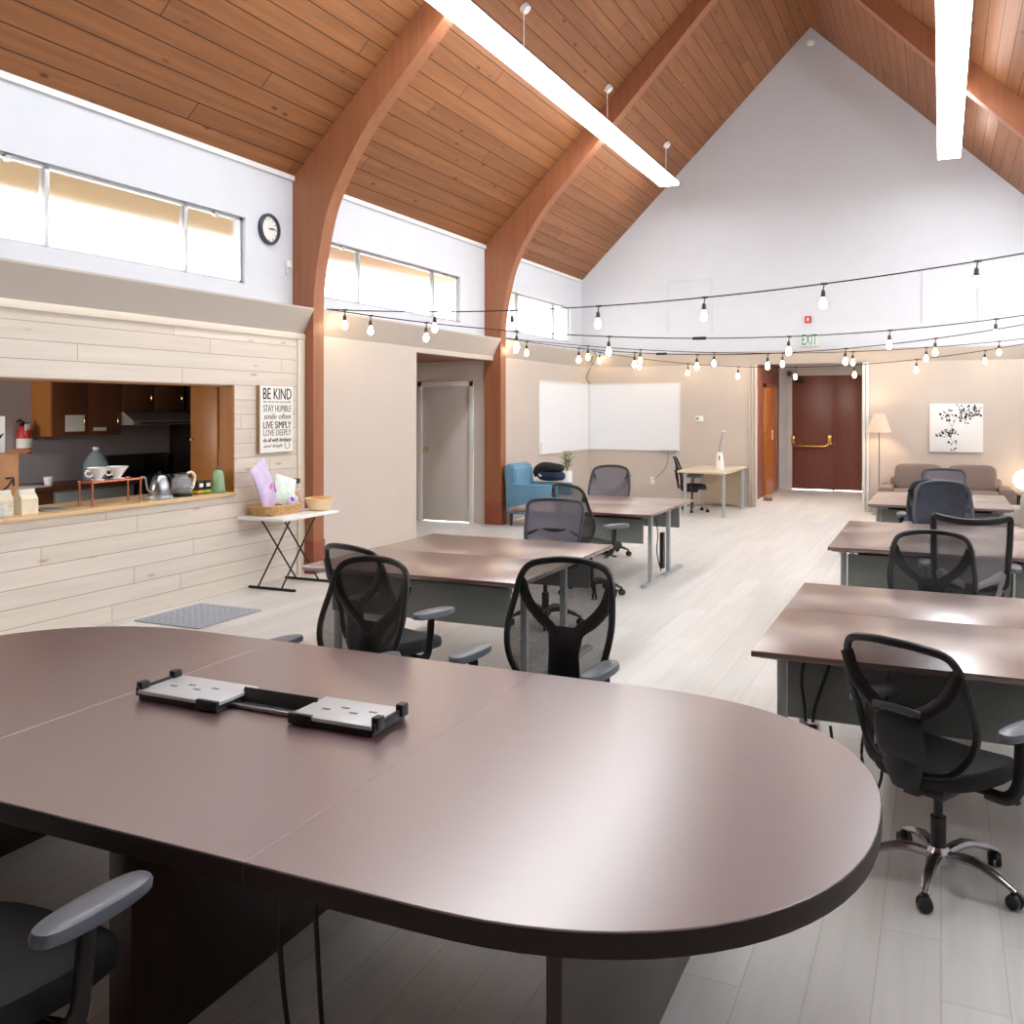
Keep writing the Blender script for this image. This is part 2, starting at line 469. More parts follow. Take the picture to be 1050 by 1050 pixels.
# roof slopes
def slope(name, s, mat):
    b = nb()
    xe = XU if s < 0 else XR
    d = (EAVE-RIDGE)/(abs(xe-XM))
    o = .25
    prism(b, [(XM, RIDGE), (xe+s*o, EAVE+d*o), (xe+s*o, EAVE+d*o+.12), (XM, RIDGE+.12)], 'y', YB-.1, YE)
    return struct(name, b, mat, smooth=False)
slope('ceiling_west_slope', -1, M['ceilL']); slope('ceiling_east_slope', 1, M['ceilR'])

# trims at the eaves and along the gable
b = nb(); bx(b, XU, XU+.03, YB, YE, EAVE-.035, EAVE+.02); struct('trim_eave', b, M['trimwhite'])
# arches
def arch(name, y, label):
    k = (RIDGE-EAVE)/(XM-XU)
    inner = [(XC, 0), (XC, .9), (XC, 1.8), (XC, 2.4), (XC, 2.7), (XC, 2.95), (-6.215, 3.3), (-6.15, 3.64), (-6.06, 3.98), (-5.93, 4.26), (-5.79, 4.5), (-5.6, 4.78), (-5.38, 5.04), (-5.1, 5.33), (-4.7, 5.74), (-4.24, 6.23), (-3.1, 7.45)]
    inner = [(p.x, p.y) for p in crom([(x, z, 0) for x, z in inner], 4)]
    inner.append((XM, 8.44))
    full = [(x, z) for x, z in inner] + [(2*XM-x, z) for x, z in inner[-2::-1]]
    outer = [(2*XM-XU, 0), (2*XM-XU, EAVE), (XM, RIDGE), (XU, EAVE), (XU, 0)]
    # build as quad strips so the concave outline fills cleanly
    b = nb()
    def outer_of(x, z):
        if z <= 3.3: return (XU+.0, z)
        xo = min(x-.01, XM); 
        t = (z-3.3)
        # foot of the perpendicular on the roof line
        n = Vector((-k, 1)).normalized(); p0 = Vector((XU, EAVE)); q = Vector((x, z))
        dist = (q-p0).dot(n); fp = q-n*dist
        if fp.x < XU: return (XU, min(EAVE, max(z, fp.y)))
        return (fp.x, fp.y)
    rows = []
    for side in (1, -1):
        prev = None
        for (x, z) in inner:
            xo, zo = outer_of(x, z)
            if (x, z) == inner[-1]: xo, zo = XM, RIDGE
            mx = (lambda q: q) if side == 1 else (lambda q: 2*XM-q)
            cur = [b.verts.new((mx(x), y, z)), b.verts.new((mx(xo), y, zo)), b.verts.new((mx(xo), y+ATH, zo)), b.verts.new((mx(x), y+ATH, z))]
            if prev:
                for i in range(4):
                    b.faces.new((prev[i], prev[(i+1) % 4], cur[(i+1) % 4], cur[i]))
            else: b.faces.new(cur)
            prev = cur
    bmesh.ops.remove_doubles(b, verts=b.verts, dist=.0005)
    o = struct(name, b, M['arch'], label=label, ang=30)
    b = nb(); bx(b, XC-.26, XC+.012, y-.012, y+ATH+.012, 0, .36, .004); obj('plinth', b, M['plinth'], o)
    return o
arch('trim_1_timber_arch', ARCH_Y[0], 'curved laminated timber arch beside the pine kitchen wall')
arch('trim_2_timber_arch', ARCH_Y[1], 'curved laminated timber arch beside the grey door recess')

# sloping ledges below the clerestory
def ledge(name, y0, y1):
    b = nb(); prism(b, [(XU, LEDGE_T+.01), (XC+.005, LEDGE_T), (XC+.005, LEDGE_T-.02), (XL, LEDGE_B), (XU, LEDGE_B)], 'y', y0, y1)
    return struct(name, b, M['ledge'], smooth=False)
ledge('trim_3_ledge', YB, ARCH_Y[0]); ledge('trim_4_ledge', ARCH_Y[0]+ATH, ARCH_Y[1]); ledge('trim_5_ledge', ARCH_Y[1]+ATH, YE)
b = nb(); prism(b, [(YE, LEDGE_T-.03), (YE-.14, LEDGE_T-.04), (YE-.14, LEDGE_T-.06), (YE, LEDGE_B)], 'x', XC, XR)
struct('trim_6_ledge', b, M['ledge'], smooth=False)

# pine kitchen wall with the serving hatch
HY0, HY1, HZ0, HZ1 = 3.4, 7.37, .96, 2.04
wall_with_holes('wall_left_pine', M['pine'], XL-.17, XL, YB, 8.49, 0, LEDGE_B, [(HY0, HY1, HZ0, HZ1)])
b = nb(); bx(b, XL, XL+.018, 8.37, 8.49, 0, LEDGE_B-.005, .003); bx(b, XL, XL+.022, YB, 8.49, LEDGE_B-.07, LEDGE_B-.005, .003)
struct('trim_7_pine', b, M['pinetrim'])
b = nb(); bx(b, XL-.175, XL+.004, HY1-.02, HY1, HZ0, HZ1); bx(b, XL-.175, XL-.02, HY0, HY1, HZ1-.015, HZ1)
struct('trim_8_hatch_lining', b, M['oak'])
b = nb(); bx(b, -7.0, XL+.03, HY0, HY1, HZ0-.012, .985, .006); struct('trim_9_hatch_sill', b, M['sill'])

# beige wall of the second bay and recess with the grey door
b = nb(); bx(b, XL-.12, XL, ARCH_Y[0]+ATH, 10.94, 0, LEDGE_B); bx(b, XL-.12, XL, 10.94, 13.31, 2.57, LEDGE_B); struct('wall_left_middle', b, M['beige'], smooth=False)
b = nb(); bx(b, XL-.12, XL, ARCH_Y[1]+ATH, YE, 0, LEDGE_B); struct('wall_left_far', b, M['beige'], smooth=False)
YD = 13.35
b = nb(); bx(b, -8.9, -7.70, YD, YD+.12, 0, 2.6); bx(b, -6.80, XL-.0, YD, YD+.12, 0, 2.6); bx(b, -7.70, -6.80, YD, YD+.12, 2.19, 2.6)
struct('wall_recess', b, M['beige'], smooth=False)
b = nb(); bx(b, -8.9, -8.75, 10.8, YD, 0, 2.6); bx(b, -8.9, XL-.12, 10.8, 10.94, 0, 2.6); struct('wall_recess_side', b, M['beige'], smooth=False)
b = nb(); bx(b, -8.9, XL-.12, 10.8, YD, 2.57, 2.66); struct('ceiling_recess', b, M['redbrown'], smooth=False)
b = nb(); bx(b, -7.68, -6.82, YD+.01, YD+.06, .01, 2.17, .004)
d1 = struct('door_1', b, M['greydoor'], label='grey flush door in the recess')
b = nb()
for x0, x1 in ((-7.76, -7.68), (-6.82, -6.74)): bx(b, x0, x1, YD-.018, YD+.03, 0, 2.25, .004)
bx(b, -7.76, -6.74, YD-.018, YD+.03, 2.17, 2.25, .004); obj('door_frame', b, M['trimwhite'], d1)
b = nb(); lathe(b, [(.03, 0), (.03, .006), (.012, .012), (.012, .04), (.028, .05), (.03, .066), (.02, .08)])
kn = obj('knob', b, M['brass'], d1); kn.location = (-7.6, YD+.01, 1.16); kn.rotation_euler = (PI/2, 0, 0)

# baseboards
b = nb(); bx(b, XL, XL+.015, ARCH_Y[0]+ATH, 10.94, 0, .09); struct('baseboard_left_middle', b, M['beige'])
b = nb(); bx(b, XL, XL+.015, ARCH_Y[1]+ATH, YE, 0, .09); struct('baseboard_left_far', b, M['beige'])
b = nb(); bx(b, XL, -3.25, YE-.015, YE, 0, .09); struct('baseboard_end', b, M['beige'])

# entrance lobby behind the end wall
b = nb(); bx(b, -3.47, -3.35, YE+.16, 22.1, 0, 3.0); struct('wall_lobby_left', b, M['redbrown'], smooth=False)
b = nb(); bx(b, -1.25, -1.13, YE+.16, 22.1, 0, 3.0); struct('wall_lobby_right', b, M['beige'], smooth=False)
b = nb(); bx(b, -3.35, -3.09, 22, 22.12, 0, 3); bx(b, -1.55, -1.25, 22, 22.12, 0, 3); bx(b, -3.09, -1.55, 22, 22.12, 2.58, 3)
struct('wall_lobby_end', b, M['white'], smooth=False)
b = nb(); bx(b, -3.47, -1.13, YE+.16, 22.1, 2.96, 3.08); struct('ceiling_lobby', b, M['trimwhite'], smooth=False)
b = nb(); bx(b, -3.34, -3.30, 19.98, 21.28, 0.01, 2.26, .004)
d2 = struct('door_2', b, M['orange'], label='orange varnished door in the lobby')
b = nb()
for y0, y1 in ((19.88, 19.98), (21.28, 21.36)): bx(b, -3.35, -3.285, y0, y1, 0, 2.34, .004)
bx(b, -3.35, -3.285, 19.88, 21.36, 2.26, 2.34, .004); obj('door_frame', b, M['oak'], d2)
b = nb(); bx(b, -3.30, -3.288, 20.68, 20.82, 1.16, 1.36, .003); sw = obj('light_switch', b, M['plastwhite']); tag(sw, 'white switch plate on the orange lobby door', 'light switch')
# exit door
b = nb(); bx(b, -3.06, -2.185, 22.0, 22.05, .015, 2.56, .004)
d3 = struct('door_3', b, M['exitdoor'], label='dark brown exit door with a brass push bar')
b = nb(); bx(b, -2.165, -1.58, 22.0, 22.05, .015, 2.56, .004); obj('side_leaf', b, M['exitdoor'], d3)
b = nb(); bx(b, -2.2, -2.15, 21.985, 22.04, 0, 2.57, .004); obj('mullion', b, M['exitdoor'], d3)
b = nb()
bx(b, -3.17, -3.06, 21.96, 22.06, 0, 2.67, .006); bx(b, -1.58, -1.5, 21.96, 22.06, 0, 2.67, .006); bx(b, -3.17, -1.5, 21.96, 22.06, 2.56, 2.68, .006)
obj('door_frame', b, M['trimwhite'], d3)
b = nb(); tube(b, [(-3.04, 21.93, 1.12), (-3.04, 21.91, 1.02), (-2.98, 21.9, .985), (-2.34, 21.9, .985), (-2.27, 21.91, 1.02), (-2.27, 21.93, 1.12)], .024, 10)
bx(b, -3.07, -3.0, 21.93, 22.0, 1.04, 1.2, .01); bx(b, -2.31, -2.2, 21.93, 22.0, 1.02, 1.22, .01); obj('push_bar', b, M['brass'], d3)
b = nb(); bx(b, -2.98, -2.8, 21.93, 22.0, 2.4, 2.46, .005); tube(b, [(-2.86, 21.94, 2.47), (-2.9, 21.85, 2.5), (-2.95, 21.97, 2.55)], .01, 6); obj('door_closer', b, M['blackm'], d3)
t = thing('lobby_fill_light', 'unseen flush light added to brighten the lobby', 'light', (-2.3, 18.8, 2.96))  # added fill light, hidden from view behind the opening's header
b = nb(); bx(b, -.5, .5, -.3, .3, -.05, 0, .006); obj('housing', b, M['plastwhite'], t)
b = nb(); bx(b, -.47, .47, -.27, .27, -.062, -.048, .004); obj('diffuser', b, emis('lobby_fill_glow', (1, .95, .88, 1), 40), t)
# folding partition jambs
b = nb()
for i in range(3): bx(b, -3.24+i*.05, -3.2+i*.05, YE-.035+i*.005, YE-.002, 0, LEDGE_B-.005, .006)
struct('trim_10_partition_jamb', b, M['beige'])
b = nb()
for i in range(2): bx(b, -1.26+i*.06, -1.21+i*.06, YE-.05, YE-.002, 0, LEDGE_B-.005, .006)
struct('trim_11_partition_jamb', b, M['trimwhite'])

# kitchen shell
b = nb(); bx(b, -9.12, -9.0, 2.6, 10.8, 0, 2.6); struct('wall_kitchen_back', b, M['kitchen'], smooth=False)
b = nb(); bx(b, -9.12, XL-.17, 2.5, 2.6, 0, 2.6); bx(b, -9.12, XL-.12, 10.6, 10.72, 0, 2.6); struct('wall_kitchen_side', b, M['kitchen'], smooth=False)
b = nb(); bx(b, -9.12, XL-.17, 2.5, 10.75, 2.58, 2.66); struct('ceiling_kitchen', b, M['roofout'], smooth=False)

# clerestory windows
def window(name, y0, y1, muls, x=XU, latches=()):
    b = nb()
    bx(b, x-.10, x-.05, y0, y1, WZ0, WZ0+.03); bx(b, x-.10, x-.05, y0, y1, WZ1-.03, WZ1)
    bx(b, x-.10, x-.05, y0, y0+.03, WZ0, WZ1); bx(b, x-.10, x-.05, y1-.03, y1, WZ0, WZ1)
    o = struct(name, b, M['alu'])
    for m_ in muls:
        b = nb(); bx(b, x-.105, x-.04, m_-.022, m_+.022, WZ0, WZ1, .003); obj('mullion', b, M['alu'], o)
    for l in latches:
        b = nb(); bx(b, x-.06, x-.02, l-.025, l+.025, WZ1-.06, WZ1-.01, .005); obj('latch', b, M['alu'], o)
    ys = [y0]+list(muls)+[y1]
    for a, c in zip(ys[:-1], ys[1:]):
        b = nb(); bx(b, x-.082, x-.078, a+.005, c-.005, WZ0+.005, WZ1-.005); obj('pane', b, M['pane'], o, smooth=False)
    return o
window('window_1', *WINS[0], (5.375, 6.92), latches=(5.02, 7.32))
window('window_2', *WINS[1], (9.86, 11.745), latches=(9.5, 12.1))
window('window_3', *WINS[2], (14.66, 16.33), latches=(14.2, 16.7))
for i, (a, c) in enumerate(RW):
    b = nb(); bx(b, XR+.05, XR+.10, a, c, WZ0, WZ0+.03); bx(b, XR+.05, XR+.10, a, c, WZ1-.03, WZ1)
    for q in (a+.015, a+.8, c-.8, c-.015): bx(b, XR+.05, XR+.10, q-.015, q+.015, WZ0, WZ1)
    struct('window_%d' % (i+4), b, M['alu'])
# eave soffit outside the windows
b = nb(); bx(b, XU-1.75, XU-.16, YB, YE, 3.86, 3.9)
struct('ceiling_outer_eave', b, M['soffit'], smooth=False)

b = nb(); bx(b, -70, -9.3, -50, 70, -.2, -.1); struct('floor_outside_blocker', b, M['ground'], smooth=False)  # unseen ground, added to keep sky light from below off the eave
# white closed panels high on the gable
for i, (x0, x1, z0, z1) in enumerate(((-4.745, -3.958, 3.26, 4.24), (-.26, .56, 3.28, 4.25))):
    b = nb()
    bx(b, x0-.05, x0, YE-.02, YE, z0, z1+.05, .003); bx(b, x1, x1+.05, YE-.02, YE, z0, z1+.05, .003); bx(b, x0, x1, YE-.02, YE, z1, z1+.05, .003)
    o = struct('trim_%d_panel_frame' % (12+i), b, M['white'])

# ------------------------------------------------------------------ lamps and daylight
w = bpy.data.worlds.new('sky'); SC.world = w; w.use_nodes = True
wn = w.node_tree; wn.nodes['Background'].inputs[0].default_value = (.86, .94, 1, 1); wn.nodes['Background'].inputs[1].default_value = 18

def portal(x, y0, y1, facing):
    l = bpy.data.lights.new('sky_portal', 'AREA'); l.shape = 'RECTANGLE'; l.size = WZ1-WZ0; l.size_y = y1-y0
    l.cycles.is_portal = True
    o = bpy.data.objects.new('sky_portal', l); COL.objects.link(o)
    o.location = (x, (y0+y1)/2, (WZ0+WZ1)/2); o.rotation_euler = (0, -PI/2 if facing > 0 else PI/2, 0)
for a, c in WINS: portal(XU-.14, a, c, 1)
for a, c in RW: portal(XR+.14, a, c, -1)

def pendant(name, xc, y0, y1, canopies, label):
    z = 5.8; t = thing(name, label, 'light', (xc, y0, z), group='long pendant light rows')
    b = nb(); L = y1-y0
    prism(b, [(-.15, .04), (.15, .04), (.09, .11), (-.09, .11)], 'y', 0, L); obj('housing', b, M['plastwhite'], t)
    n = int(round(L/1.525)); s = L/n
    for i in range(n):
        b = nb(); bx(b, -.165, .165, i*s+.01, (i+1)*s-.01, -.02, .04, .006); obj('diffuser', b, M['tube_light'], t)
    sl = (RIDGE-EAVE)/(XM-XU)
    zr = RIDGE-sl*abs(xc-XM)-z
    sg = -1 if xc < XM else 1
    for y in canopies:
        b = nb(); cyl(b, (0, y-y0, .11), (0, y-y0, zr+.0), .006, n=6); c = obj('suspension_cable', b, M['plastwhite'], t)
        b = nb(); lathe(b, [(.02, -.07), (.055, -.06), (.065, -.02), (.065, .0)]); q = obj('canopy', b, M['plastwhite'], c)
        q.location = (0, y-y0, zr); q.rotation_euler = (0, sg*R(44.6), 0)
    return t
pendant('pendant_light', -4.40, 1.2, 16.45, (3.9, 6.95, 10., 13., 16.2), 'long white fluorescent pendant row hung from cables on the clerestory side')
pendant('pendant_light', .115, 1.2, 16.5, (3.9, 6.95, 10., 13., 16.2), 'long white fluorescent pendant row seen end on, on the sofa side')

# ------------------------------------------------------------------ string lights
def strand(p0, p1, a, s, ts, label, dark=(), plugs=()):
    p0, p1 = Vector(p0), Vector(p1)
    def P(t):
        q = p0.lerp(p1, t); q.z = p0.z+a*t-4*s*t*(1-t); return q
    t_ = thing('string_light', label, 'string lights', (0, 0, 0), group='string lights across the hall')
    b = nb(); tube(b, [P(i/60) for i in range(61)], .0065, 6)
    for t in plugs:
        q = P(t); box(b, q, (.16, .04, .035), .01)
    cab = obj('cable', b, M['black'], t_)
    for i, t in enumerate(ts):
        q = P(t)
        b = nb(); box(b, q+V(0, 0, 0), (.06, .016, .02), .004); cyl(b, q+V(0, 0, -.005), q+V(-.008, 0, -.06), .006, n=6)
        lathe(b, [(.012, 0), (.019, -.015), (.021, -.06), (.017, -.065)], q+V(-.008, 0, -.055), 10)
        so = obj('socket', b, M['brown'], t_)
        b = nb(); lathe(b, [(.012, 0), (.016, -.012), (.029, -.045), (.033, -.065), (.028, -.088), (.012, -.102), (.003, -.104)], q+V(-.008, 0, -.118), 12)
        obj('bulb', b, M['unlit'] if i in dark else M['bulb'], so)
    return t_
strand((-6.4, 8.95, 2.95), (XR-.02, 8.6, 3.30), .352, .281, (.03, .168, .276, .386, .509, .633, .774, .915), 'string of bulbs hung highest, straight across from the first timber arch', dark=(2,))
strand((-6.4, 8.97, 2.95), (XR-.02, 13.3, 3.17), .217, .422, (.051, .117, .225, .336, .555, .679, .811, .93), 'string of bulbs running diagonally from the first timber arch, with a black plug', plugs=(.445,))
strand((-6.4, 13.55, 2.95), (XR-.02, 13.3, 3.11), .162, .449, (.058, .16, .263, .372, .488, .607, .735, .864), 'string of bulbs straight across from behind the second timber arch', plugs=(.31,))
strand((-6.4, 13.57, 2.95), (XR-.02, 17.45, 3.07), .12, .312, (.029, .15, .238, .362, .477, .595, .718, .84), 'string of bulbs running diagonally from the second timber arch towards the sofa')
S5 = strand((-6.22, 17.45, 2.95), (XR-.02, 17., 3.05), .1, .45, (.02, .117, .229, .34, .46, .577, .693, .814), 'string of bulbs hung lowest, along the end wall above the whiteboard')
b = nb(); tube(b, crom([(-6.2, 17.5, 2.95), (-6.16, 17.52, 2.83), (-6.28, 17.53, 2.62), (-6.36, 17.52, 2.42), (-6.3, 17.6, 2.31)]), .006, 6)
obj('lead', b, M['black'], S5)

# ------------------------------------------------------------------ wall fittings
t = thing('wall_clock', 'round black-rimmed wall clock beside the clerestory window', 'clock', (XU+.002, 8.07, 3.72))
def face_x(o): o.rotation_euler = (PI/2, 0, PI/2); return o
b = nb(); lathe(b, [(.165, 0), (.167, .03), (.155, .045), (.138, .045), (.132, .02), (.132, .0)], n=40); face_x(obj('rim', b, M['rim'], t))
b = nb(); lathe(b, [(.001, .012), (.135, .012), (.135, .016), (.001, .016)], n=32); face_x(obj('dial', b, M['paper'], t))
b = nb(); box(b, (.028, .008, .022), (.075, .012, .004), rot=(0, 0, .1)); face_x(obj('hour_hand', b, M['ink'], t))
b = nb(); box(b, (.04, .004, .026), (.11, .007, .003), rot=(0, 0, .05)); face_x(obj('minute_hand', b, M['ink'], t))
b = nb()
for i in range(12):
    a = i*PI/6; box(b, (.115*math.sin(a), .115*math.cos(a), .018), (.008, .018, .003), rot=(0, 0, -a))
face_x(obj('hour_marks', b, M['ink2'], t))
b = nb(); bx(b, XU, XU+.05, 8.34, 8.42, 3.35, 3.43, .012); bx(b, XU, XU+.02, 8.36, 8.40, 3.28, 3.36, .005)
tag(obj('motion_sensor', b, M['plastwhite']), 'small white sensor on the wall below the clock', 'sensor')

# motto sign
t = thing('wall_sign', 'whitewashed plank sign reading BE KIND on the pine wall', 'sign', (XL, 7.97, 1.70))
b = nb(); bx(b, .0, .045, -.27, .27, -.35, .35, .004); obj('board', b, M['signwood'], t)
b = nb(); bx(b, .045, .048, -.266, .266, -.346, .346); obj('face', b, M['paper'], t)
for txt, z, h, wd, mt, sh in (('BE KIND', .265, .115, .46, 'ink', 0), ('be true to yourself', .18, .03, .44, 'ink2', 0), ('STAY HUMBLE', .112, .07, .45, 'ink2', 0),
                              ('smile often', .03, .06, .44, 'ink3', .3), ('LIVE SIMPLY', -.06, .075, .45, 'ink', 0), ('LOVE DEEPLY', -.14, .065, .45, 'ink2', 0),
                              ('do all with kindness', -.215, .042, .46, 'ink', .3), ('and laugh', -.28, .04, .3, 'ink3', .3)):
    lettering('lettering', txt, M[mt], t, (.0495, .01 if wd > .4 else -.06, z), (PI/2, 0, PI/2), h, wd, shear=sh)
b = nb(); tube(b, [V(.05, .17+.05*math.cos(a)*(1 if i % 2 else .6), -.275+.04*math.sin(a)) for i, a in enumerate([j*PI/6 for j in range(12)])], .003, 5, True); obj('doodle', b, M['ink2'], t)

# exit sign, alarm strobe, thermostat
t = thing('exit_sign', 'pale exit sign with green lettering above the lobby opening', 'sign', (-2.152, YE, 3.06))
b = nb(); bx(b, -.165, .165, -.05, 0, -.125, .125, .006); obj('housing', b, M['exitface'], t)
lettering('lettering', 'EXIT', M['green'], t, (0, -.052, 0), (PI/2, 0, 0), .19, .26)
b = nb(); bx(b, -2.235, -2.125, YE-.06, YE, 3.36, 3.48, .008); t = obj('fire_strobe', b, M['red']); tag(t, 'red fire alarm box on the gable above the exit sign', 'alarm')
b = nb(); bx(b, -2.20, -2.16, YE-.068, YE-.058, 3.39, 3.45, .004); obj('lens', b, M['plastwhite'], t)
b = nb(); bx(b, -4.24, -4.08, YE-.03, YE, 1.57, 1.68, .008); t = obj('thermostat', b, M['plastwhite']); tag(t, 'small white thermostat on the beige wall beside the whiteboard', 'thermostat')
b = nb(); bx(b, -4.215, -4.165, YE-.034, YE-.028, 1.61, 1.65, .002); obj('display', b, M['ink2'], t)
b = nb(); lathe(b, [(.02, .0), (.055, -.01), (.075, -.05), (.06, -.1), (.02, -.12)], (-2.12, YE-.14, 8.42)); box(b, (-2.12, YE-.07, 8.41), (.05, .14, .04), .008)
tag(obj('dome_fitting', b, M['plastwhite']), 'small white dome fitting at the peak of the gable', 'dome fitting')  # plain white dome on a short bracket

# whiteboards in the corner
def whiteboard(name, label, loc, wd, h, rz):
    t = thing(name, label, 'whiteboard', loc, rz, 'whiteboards in the corner')
    b = nb(); bx(b, -wd/2, wd/2, -.022, -.004, -h/2, h/2); obj('panel', b, M['wb'], t)
    b = nb()
    for z in (-h/2, h/2): bx(b, -wd/2, wd/2, -.03, 0, z-.012, z+.012, .002)
    for x in (-wd/2, wd/2): bx(b, x-.012, x+.012, -.03, 0, -h/2, h/2, .002)
    obj('frame', b, M['trimwhite'], t)
    return t
w1 = whiteboard('whiteboard', 'whiteboard on the side wall behind the blue armchair', (XL, 16.38, 1.66), 2.5, 1.28, PI/2)
w2 = whiteboard('whiteboard', 'wide whiteboard on the end wall, with a pen tray', (-5.44, YE, 1.66), 1.82, 1.28, 0)
b = nb(); bx(b, -1.2, -1.12, -.05, -.02, -.62, -.44, .006); obj('marker_holder', b, M['plastwhite'], w1)
b = nb(); bx(b, .55, .86, -.1, -.01, -.66, -.63, .006); obj('pen_tray', b, M['alu'], w2)
b = nb(); tube(b, crom([(-4.75, YE-.05, 1.0), (-4.76, YE-.04, .8), (-4.85, YE-.035, .62), (-5.05, YE-.03, .45)]), .006, 6)
tag(obj('whiteboard_cable', b, M['ink2']), 'thin grey cable hanging from the whiteboard tray to the outlet', 'cable')
b = nb(); bx(b, -5.11, -5.02, YE-.015, YE, .36, .5, .004); tag(obj('wall_outlet', b, M['plastwhite']), 'white wall outlet low on the end wall under the whiteboard', 'outlet')

# canvas print
t = thing('canvas_print', 'square white canvas with a spray of black blossom above the sofa', 'picture', (.23, YE, 1.49))
b = nb(); bx(b, -.41, .41, -.045, -.004, -.41, .41, .004); obj('canvas', b, M['canvas'], t)
b = nb(); b2 = nb()
rr = random.Random(5)
def blot(bm, x, z, r):
    a0 = rr.random()*PI; vs = [bm.verts.new((x+r*(1+.35*math.sin(3*a+a0))*math.cos(a)*.8, -.0465, z+r*math.sin(a))) for a in [j*PI/5 for j in range(10)]]
    bm.faces.new(vs)
for cx, cz, sx, sz, n in ((-.14, .22, .11, .07, 26), (.2, .3, .17, .07, 40), (.15, .2, .13, .08, 30), (-.1, -.1, .11, .07, 40), (-.3, -.13, .02, .02, 4), (-.05, -.24, .05, .03, 5), (-.02, -.36, .05, .02, 4), (.33, .3, .06, .06, 12)):
    for i in range(n):
        x, z = cx+rr.gauss(0, sx*.6), cz+rr.gauss(0, sz*.7)
        if abs(x) < .39 and abs(z) < .39: blot(b if rr.random() < .6 else b2, x, z, rr.uniform(.008, .024))
obj('dark_blossom', b, M['ink'], t); obj('grey_blossom', b2, M['ink2'], t)
b = nb()
for pts in ([(-.1, -.12), (-.06, .02), (-.02, .14), (.05, .2)], [(.05, .2), (.12, .26), (.25, .33)], [(-.06, .02), (-.12, .12), (-.16, .2)]):
    tube(b, [(x, -.047, z) for x, z in pts], .003, 5)
obj('stem', b, M['ink2'], t)

# ------------------------------------------------------------------ office chairs
def prof_w(z, tab):
    for (z0, w0), (z1, w1) in zip(tab[:-1], tab[1:]):
        if z0 <= z <= z1: return w0+(w1-w0)*(z-z0)/(z1-z0)
    return tab[-1][1]
BACKS = {
 'oval':  [(0, .50), (.10, .503), (.17, .53), (.222, .60), (.252, .70), (.262, .80), (.25, .91), (.235, 1.0), (.196, 1.055), (.10, 1.078), (0, 1.083)],
 'low':   [(0, .60), (.15, .602), (.215, .62), (.238, .68), (.25, .78), (.255, .90), (.25, .965), (.215, 1.0), (.12, 1.01), (0, 1.012)],
 'square':[(0, .57), (.18, .57), (.235, .58), (.25, .62), (.258, .74), (.262, .88), (.264, .98), (.255, 1.012), (.20, 1.004), (.10, .992), (0, .988)],
}
def back_y(x, z): return -.225-.22*(z-.5)+.035*math.exp(-((z-.68)/.13)**2)+.95*x*x
